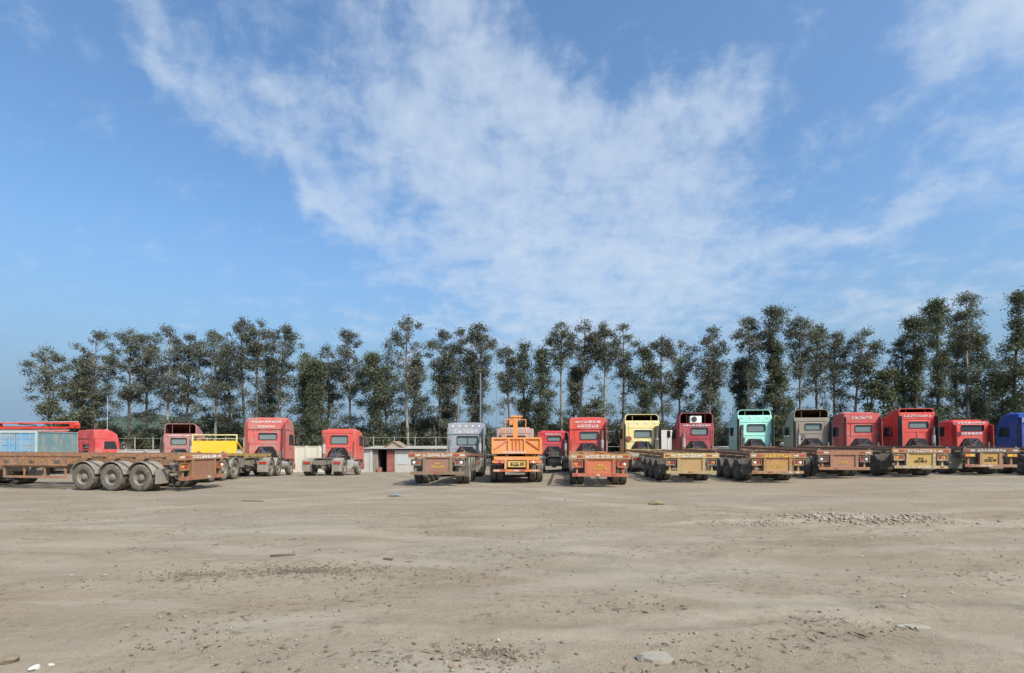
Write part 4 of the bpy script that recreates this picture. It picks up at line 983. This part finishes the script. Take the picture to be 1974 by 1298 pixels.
def tree(px, ytop, D, wpx, kind, label, seed, low=1.0, lean=0.0, group='eucalyptus trees along the back of the yard', name='eucalyptus_tree'):
    r_ = np.random.default_rng(seed)
    x, y, z = at(px, D); s = D / F
    H = CAMZ + (HY - ytop) * s - z; wv = wpx * s * (1.24 if kind == 'T' else 1.10); low = low * .95 if kind == 'T' else low
    root = thing(name, label, 'tree', group, (x, y, z - .05))
    cen, rad, cnt = [], [], []
    bend = lambda t: np.array([lean * t * t * H * .1 + .18*math.sin(seed + t*4), .15*math.sin(seed*2 + t*3), t * H])
    def clump(p, r, k=1.0): cen.append(p); rad.append(r); cnt.append(int({'T': 215, 'D': 195, 'B': 105}[kind] * (r/.8)**2 * k))
    if kind == 'T':          # tall, domed tuft at the top, bare pale trunk with scattered tufts
        ch = min(H*.52, max(4.4, wv * 3.0))
        for i in range(int(24 + 17*wv)):
            u = r_.random() ** .8; a = r_.uniform(0, 2*math.pi); hgt = H - .45 - ch * u
            env = wv * (min(1, (u + .06)*2.8) ** .65) * (1 - .60 * max(0, u - .5) * 2)
            rr_ = env * math.sqrt(r_.uniform(.05, 1)) * .90
            b0 = bend(hgt/H); clump((b0[0] + rr_*math.cos(a), b0[1] + rr_*math.sin(a)*.9, hgt), r_.uniform(.38, .74), 1.08 - .45*u)
        clump(tuple(bend(1)*np.array([1,1,0]) + np.array([0, 0, H - .5])), .6)
        for i in range(int(17 * low)):
            t_ = r_.uniform(.14, .60); a = r_.uniform(0, 2*math.pi); rr_ = wv * r_.uniform(.1, .9); b0 = bend(t_)
            clump((b0[0] + rr_*math.cos(a), b0[1] + rr_*math.sin(a), t_*H), r_.uniform(.40, .85), .8)
        lm, bm_, tr = LEAF_A, BARK_P if seed % 3 else BARK_D, .15
    elif kind == 'D':        # dense column of foliage nearly to the ground
        for i in range(int(34 + 26*wv*low)):
            t_ = r_.uniform(.10, .97); a = r_.uniform(0, 2*math.pi)
            env = wv * (.55 + .45*math.sin(t_*9 + seed)) * (1 - max(0, t_ - .72)/.28*.75) ; rr_ = env*math.sqrt(r_.random()); b0 = bend(t_)
            clump((b0[0] + rr_*math.cos(a), b0[1] + rr_*math.sin(a), t_*H), r_.uniform(.55, .95), 1.1)
        clump((*bend(1)[:2], H - .55), .65)
        lm, bm_, tr = LEAF_B, BARK_D, .17
    else:                    # bushy, broad
        for i in range(int(22 + 20*wv)):
            t_ = r_.uniform(.12, .95); a = r_.uniform(0, 2*math.pi); env = wv*math.sin(math.pi*min(.96, t_*.8 + .15))**.5; rr_ = env*math.sqrt(r_.random())
            clump((rr_*math.cos(a), rr_*math.sin(a), t_*H), r_.uniform(.5, .9), 1.0)
        lm, bm_, tr = LEAF_C, BARK_D, .10
    m = MB(); n = 9; rt = tr * (.6 + H/22)
    for i in range(n):
        a = bend(i/n * .97); b_ = bend((i+1)/n * .97)
        if kind == 'B': a = np.array([0, 0, i/n*H*.9]); b_ = np.array([0, 0, (i+1)/n*H*.9])
        if i == 0: a[2] = -.3
        m.tube(tuple(a), tuple(b_), rt*(1 - .85*i/n), rt*(1 - .85*(i+1)/n), 8, cap=False)
    for c_ in cen[:60]:
        t_ = max(.05, (c_[2] - r_.uniform(.5, 1.6)) / H); b0 = bend(min(.95, t_)) if kind != 'B' else np.array([0, 0, t_*H])
        d_ = math.hypot(c_[0] - b0[0], c_[1] - b0[1])
        if d_ > .35: m.tube(tuple(b0), c_, .022 + .012*d_, .012, 4, cap=False)
    m.obj('trunk', bm_, root, smooth=True)
    mesh_obj('crown', leaves_mesh('crown', cen, rad, cnt, lm, r_, *(((.24, .42), (.09, .15)) if kind == 'B' else ())), root)
    return root
LABELS = {'T': 'slender pale-trunked eucalyptus with tufted top', 'D': 'dense dark eucalyptus leafy to the ground', 'B': 'low bushy leafy tree'}
trees = [  # column, top row, distance, half width (photo pixels), kind, where, low foliage, lean
    (88, 664, 54, 38, 'T', 'the blue container, apart from the row', .25, .3), (140, 735, 52, 34, 'B', 'the far end of the blue container', 1, 0), (185, 634, 54, 40, 'T', 'the red truck past the container', 1.6, .1), (160, 690, 56, 30, 'D', 'the red truck past the container', .8, 0),
    (250, 630, 55, 36, 'T', 'the long low concrete wall', 1.0, 0), (285, 640, 58, 28, 'T', 'the long low concrete wall', .9, -.2), (325, 627, 54, 38, 'T', 'the dusty pink truck', 1.3, 0), (358, 640, 56, 30, 'T', 'the dusty pink truck', 1.5, .2),
    (412, 634, 55, 34, 'T', 'the yellow bulkhead', 1.3, 0), (440, 660, 58, 28, 'T', 'the yellow bulkhead', 1.4, 0), (470, 608, 54, 32, 'T', 'the dusty red high-roofed truck', 1.3, 0), (497, 612, 55, 26, 'T', 'the dusty red high-roofed truck', 1.4, .2), (540, 621, 54, 30, 'T', 'the dusty red high-roofed truck', 1.5, .3), (520, 690, 57, 26, 'D', 'the dusty red high-roofed truck', .8, 0),
    (588, 676, 54, 26, 'D', 'the low cream wall', 1.0, 0), (605, 690, 52, 30, 'D', 'the low cream wall', 1.1, 0), (630, 660, 56, 28, 'T', 'the lone red tractor unit', 1.6, 0), (670, 633, 54, 32, 'T', 'the lone red tractor unit', 1.4, .1),
    (722, 682, 53, 32, 'D', 'the white shed', 1.1, 0), (744, 700, 58, 20, 'T', 'the white shed', .8, .3), (786, 604, 53, 40, 'T', 'the long shed roof', 1.2, 0), (800, 690, 55, 26, 'D', 'the long shed roof', .8, 0), (850, 632, 54, 26, 'T', 'the long shed roof', 1.7, 0), (884, 629, 54, 28, 'T', 'the grey-blue truck', 1.6, 0), (860, 720, 56, 30, 'D', 'the grey-blue truck', .8, 0), (925, 617, 53, 26, 'T', 'the grey-blue truck', 1.3, 0), (915, 700, 57, 22, 'D', 'the grey-blue truck', .9, 0),
    (980, 664, 55, 20, 'T', 'the orange tipper trailer', 1.1, 0), (1012, 658, 55, 17, 'D', 'the orange tipper trailer', .8, 0), (1045, 668, 54, 26, 'D', 'the crimson low-roofed truck', 1.2, 0), (1086, 616, 54, 24, 'T', 'the crimson low-roofed truck', .8, -.2), (1122, 613, 54, 26, 'T', 'the bright red high-roofed truck', .5, .1), (1105, 700, 55, 19, 'D', 'the bright red high-roofed truck', .8, 0), (1163, 616, 54, 24, 'T', 'the bright red high-roofed truck', .9, 0), (1198, 620, 54, 26, 'T', 'the pale yellow truck', 1.3, .2), (1145, 768, 52, 20, 'B', 'the bright red high-roofed truck', 1, 0),
    (1243, 666, 54, 26, 'D', 'the pale yellow truck', .6, 0), (1277, 644, 54, 28, 'T', 'the pale pinkish box truck', 1.5, 0), (1313, 652, 55, 24, 'T', 'the maroon truck', 1.5, 0), (1372, 627, 53, 34, 'T', 'the maroon truck', 1.0, 0), (1368, 690, 54, 24, 'D', 'the maroon truck', .9, 0),
    (1440, 608, 53, 30, 'T', 'the mint truck', 1.2, 0), (1490, 589, 52, 36, 'D', 'the mint truck', .9, 0), (1430, 690, 55, 30, 'D', 'the mint truck', .9, 0), (1500, 700, 51, 24, 'B', 'the mint truck', 1, 0), (1540, 607, 54, 26, 'T', 'the brown-grey truck', 1.0, .2), (1573, 619, 54, 26, 'T', 'the brown-grey truck', 1.2, .3), (1612, 636, 54, 26, 'T', 'the pinkish red truck', 1.2, 0), (1652, 628, 53, 28, 'T', 'the pinkish red truck', 1.0, .5),
    (1680, 704, 52, 26, 'B', 'the pinkish red truck', 1, 0), (1712, 706, 52, 30, 'B', 'the scarlet truck', 1, 0), (1762, 608, 51, 34, 'D', 'the scarlet truck', .8, 0), (1808, 572, 51, 34, 'D', 'the scarlet truck', .9, 0), (1740, 650, 53, 26, 'T', 'the scarlet truck', 1.6, 0), (1862, 560, 51, 30, 'T', 'the low red truck', 1.6, .1), (1885, 640, 51, 28, 'D', 'the low red truck', .9, .2), (1848, 640, 54, 24, 'T', 'the low red truck', 1.5, 0),
    (1960, 556, 50, 42, 'D', 'the deep blue truck', .8, 0), (1932, 715, 51, 26, 'B', 'the small bright blue truck', 1, 0), (2010, 600, 51, 36, 'D', 'the deep blue truck', .8, 0)]
RANK = {1: ('',), 2: ('taller ', 'shorter '), 3: ('tallest ', 'middling ', 'shortest '), 4: ('tallest ', 'second tallest ', 'third tallest ', 'shortest ')}
for i, (px, yt, D, wp, kd, wh, lw, ln) in enumerate(trees):
    same = sorted(t_[1] + t_[0] * 1e-4 for t_ in trees if t_[4] == kd and t_[5] == wh)
    tree(px, yt, D, wp, kd, RANK[len(same)][same.index(yt + px * 1e-4)] + LABELS[kd] + ', behind ' + wh, 101 + i * 7, lw, ln)
# scrub under the trees
r_ = random.Random(5)
for i in range(44):
    px = -10 + i * 47 + r_.uniform(-14, 14)
    tree(px + r_.uniform(-16, 16), r_.choice((800, 812, 822, 832, 840) if px > 120 else (838, 842)) + r_.uniform(-7, 7), r_.uniform(53, 64), r_.uniform(22, 56), 'B', 'low scrubby bush filling the gap under the eucalyptus trunks', 900 + i * 3, group='scrub under the eucalyptus row', name='scrub_bush')

# ---------------------------------------------------------------- litter, stones and rubble on the yard
def scatter_stones(name, n, region, size, mat, r_, label, cat, flat=.6):
    base = np.array([(1,0,0),(-1,0,0),(0,1,0),(0,-1,0),(0,0,1),(0,0,-.6),(.7,.7,.3),(-.6,.7,.4)], float)[:6]
    fc = np.array([(0,2,4),(2,1,4),(1,3,4),(3,0,4),(2,0,5),(1,2,5),(3,1,5),(0,3,5)])
    xs, ys = region(n, r_); n = len(xs)
    sz = size[0] + (size[1] - size[0]) * r_.random(n) ** 3
    V = base[None] * (1 + r_.normal(0, .28, (n, 6, 1))) * sz[:, None, None]; V[:, :, 2] *= flat
    an = r_.uniform(0, 6.28, n); ca, sa = np.cos(an)[:, None], np.sin(an)[:, None]
    vx = V[:, :, 0]*ca - V[:, :, 1]*sa; vy = V[:, :, 0]*sa + V[:, :, 1]*ca
    P = np.stack([vx + xs[:, None], vy + ys[:, None], V[:, :, 2] + yard_z(xs, ys)[:, None] + sz[:, None]*.12], -1).reshape(-1, 3)
    Fc = (fc[None] + (np.arange(n)*6)[:, None, None]).reshape(-1, 3).astype(np.int32)
    me = bpy.data.meshes.new(name); me.vertices.add(len(P)); me.vertices.foreach_set('co', P.astype(np.float32).ravel())
    me.loops.add(Fc.size); me.loops.foreach_set('vertex_index', Fc.ravel()); me.polygons.add(len(Fc)); me.polygons.foreach_set('loop_start', np.arange(0, Fc.size, 3, dtype=np.int32)); me.update(calc_edges=True)
    me.materials.append(mat)
    return tag(mesh_obj(name, me), label, cat, kind='stuff')
def wedge(y0, y1, clus=0.0):
    def f(n, r_):
        ys = y0 * (y1 / y0) ** r_.random(n); xs = (r_.random(n) - .5) * 2.15 * ys
        k = vnoise(xs*.6 + 3, ys*1.1, 31, 4); keep = k > (clus - r_.random(n)*.35)
        return xs[keep], ys[keep]
    return f
def ellipse(cx, cy, ax_, ay):
    def f(n, r_):
        a = r_.uniform(0, 6.28, n); q = np.abs(r_.normal(0, .55, n)); return cx + ax_*q*np.cos(a), cy + ay*q*np.sin(a)
    return f
nr = np.random.default_rng(11)
M_ST = plain('yard_stone', (.26, .215, .165), .95, var=.4, scale=1.5); M_STP = plain('pale_rubble', (.27, .225, .17), .95, var=.4, scale=2.5); M_STD = plain('dark_crumbs', (.125, .098, .072), .95, var=.4, scale=2)
scatter_stones('pebbles', 5500, wedge(4.0, 20, .20), (.005, .028), M_ST, nr, 'loose grey-tan pebbles strewn over the dry yard', 'pebbles')
scatter_stones('soil_crumbs', 5500, wedge(4.0, 18, .28), (.005, .026), M_STD, nr, 'dark soil crumbs and charred bits strewn over the yard', 'crumbs')
scatter_stones('rubble', 2600, ellipse(8.6, 12.7, 1.9, .75), (.012, .075), M_STP, nr, 'patch of pale broken concrete rubble in the open yard', 'rubble')
scatter_stones('rubble', 350, ellipse(5.4, 12.0, 1.1, .35), (.012, .05), M_STP, nr, 'thin trail of small pale rubble leading off the main patch', 'rubble')
scatter_stones('charcoal', 1900, ellipse(-3.0, 7.7, 1.7, .42), (.005, .024), M_STD, nr, 'elongated patch of black charred crumbs in the foreground dirt', 'charcoal')
scatter_stones('charcoal', 700, ellipse(-4.6, 7.5, .8, .3), (.005, .02), M_STD, nr, 'smaller dark crumb patch beside the longer charred one', 'charcoal')
scatter_stones('charcoal', 520, ellipse(-.2, 4.75, .45, .26), (.005, .018), M_STD, nr, 'scattered dark crumbs at the near edge of the yard', 'charcoal')
# dead leaves, straw and twigs
def scatter_litter(name, n, region, ln, wd, mat, label, cat):
    xs, ys = region(n, nr); n = len(xs); z = yard_z(xs, ys)
    a = nr.uniform(0, 6.28, n); L_ = nr.uniform(*ln, n); W_ = nr.uniform(*wd, n)
    ux, uy = np.cos(a), np.sin(a); lift = nr.uniform(.004, .03, (n, 4))
    P = np.stack([np.stack([xs - ux*L_/2, ys - uy*L_/2, z + lift[:, 0]], -1), np.stack([xs - uy*W_/2, ys + ux*W_/2, z + lift[:, 1]], -1), np.stack([xs + ux*L_/2, ys + uy*L_/2, z + lift[:, 2]], -1), np.stack([xs + uy*W_/2, ys - ux*W_/2, z + lift[:, 3]], -1)], 1).reshape(-1, 3)
    me = bpy.data.meshes.new(name); me.vertices.add(4*n); me.vertices.foreach_set('co', P.astype(np.float32).ravel()); me.loops.add(4*n); me.loops.foreach_set('vertex_index', np.arange(4*n, dtype=np.int32)); me.polygons.add(n); me.polygons.foreach_set('loop_start', np.arange(0, 4*n, 4, dtype=np.int32)); me.update(calc_edges=True)
    me.materials.append(mat); return tag(mesh_obj(name, me), label, cat, kind='stuff')
scatter_litter('twigs', 900, wedge(4.0, 16, .3), (.05, .22), (.006, .014), plain('twig', (.15, .115, .08), .9, var=.4), 'thin dry twigs and straw strewn over the yard', 'twigs')
scatter_litter('dead_leaves', 1000, wedge(4.0, 14, .3), (.03, .09), (.015, .04), plain('dead_leaf', (.20, .135, .09), .9, var=.5), 'small brown dead leaves strewn over the yard', 'leaves')
scatter_litter('scraps', 60, wedge(4.0, 20, .1), (.02, .08), (.02, .05), plain('pale_scrap', (.36, .33, .29), .8, var=.2), 'tiny pale scraps of paper and plastic over the yard', 'scraps')
def rock(name, label, px, py, size, mat, seed, flat=.6):
    D = CAMZ * F / (py - HY); x = (px - CX)/F*D; r_ = np.random.default_rng(seed)
    import bmesh
    bm = bmesh.new(); bmesh.ops.create_icosphere(bm, subdivisions=3, radius=1)
    off = r_.normal(size=(7, 3)); off /= np.linalg.norm(off, axis=1)[:, None]
    for v in bm.verts:
        p = np.array(v.co)
        for q in off:
            dd = p @ q
            if dd > .62: p = p - q*(dd - .62)*.85
        p = p * (1 + .06*math.sin(p[0]*7 + seed) * math.sin(p[1]*6 + p[2]*5)); v.co = p * np.array([size, size*.75, size*flat])
    me = bpy.data.meshes.new(name); bm.to_mesh(me); bm.free(); me.materials.append(mat)
    return tag(mesh_obj(name, me, None, (x, D, float(yard_z(x, D)) + size*flat*.35), (0, 0, seed)), label, name)
rock('rock', 'brown lump of earth at the near edge of the yard', 20, 1276, .085, plain('brown_lump', (.19, .15, .10), .95, var=.4, scale=25), 3)
rock('stone', 'white flat stone beside the brown lump of earth', 68, 1290, .06, plain('white_stone', (.48, .46, .41), .8, var=.1, scale=20), 5, .4)
rock('stone', 'small pale stone past the white one on smooth dirt', 100, 1283, .035, plain('white_stone', (.42, .40, .36), .8, var=.1, scale=20), 6, .4)
rock('rock', 'dark angular stone beside the thin concrete slab', 1235, 1276, .06, plain('dark_stone', (.15, .14, .125), .95, var=.4, scale=20), 8, .55)
def slab(label, px, py, wd, dp, th, rz, mat, tilt=0.0, name='slab', cat='slab'):
    D = CAMZ * F / (py - HY); x = (px - CX)/F*D
    r_ = random.Random(px); m = MB(); n = 9
    lp = []
    for i in range(n):
        a = 2*math.pi*i/n; sq = 1 / max(abs(math.cos(a)), abs(math.sin(a))) ** .8; lp.append((wd/2*math.cos(a)*sq*r_.uniform(.9, 1.05), dp/2*math.sin(a)*sq*r_.uniform(.9, 1.05)))
    m.loft([[(a, b_, 0) for a, b_ in lp], [(a*.97, b_*.97, th) for a, b_ in lp]])
    o = m.obj(name, mat); o.location = (x, D, float(yard_z(x, D)) - .005 + abs(tilt)*dp*.4); o.rotation_euler = (tilt, 0, rz)
    return tag(o, label, cat)
M_CONC = plain('concrete_bit', (.27, .235, .19), .9, var=.2, scale=12)
slab('thin square concrete slab lying flat at the near edge of the yard', 1265, 1274, .27, .21, .035, .1, M_CONC)
slab('curled grey board fragment lying beyond the slab', 1762, 1212, .34, .10, .02, -.15, M_CONC, .12, 'board', 'board')
slab('dark splintered plank lying in the open yard', 545, 1074, .42, .06, .03, .1, plain('dark_wood', (.10, .08, .06), .9), 0, 'plank', 'plank')
slab('short dark plank piece right of the splintered plank', 748, 1079, .18, .05, .03, -.3, plain('dark_wood', (.10, .08, .06), .9), 0, 'plank', 'plank')
slab('thin dark stick lying before the parked trailers', 487, 967, .75, .06, .03, -.1, plain('dark_wood', (.10, .08, .06), .9), 0, 'stick', 'stick')
def bag(label, px, py, wd, col, name='bag'):
    D = CAMZ * F / (py - HY); x = (px - CX)/F*D; r_ = random.Random(px); m = MB(); loops = []
    for i in range(11):
        t_ = i/10; hgt = .13*math.sin(math.pi*min(.97, max(.03, t_)))**.5 * (.75 + .5*r_.random()); dp = .16*math.sin(math.pi*min(.97, max(.03, t_)))**.6*(.8 + .4*r_.random())
        loops.append([((t_ - .5)*wd, dp*math.cos(a*math.pi/5), hgt*.45 + hgt*.5*math.sin(a*math.pi/5)) for a in range(10)])
    m.loft(loops); o = m.obj(name, plain('bag_cloth', col, .9, var=.4, scale=14), smooth=True); o.location = (x, D, float(yard_z(x, D)) - .01); o.rotation_euler = (0, 0, .15)
    return tag(o, label, name)
bag('crumpled olive sack lying in the open yard before the cream-yellow trailer', 1266, 972, .55, (.20, .17, .09), 'sack')
bag('crumpled blue-grey rag lying before the rusty brown trailer', 762, 957, .5, (.15, .17, .165), 'rag')
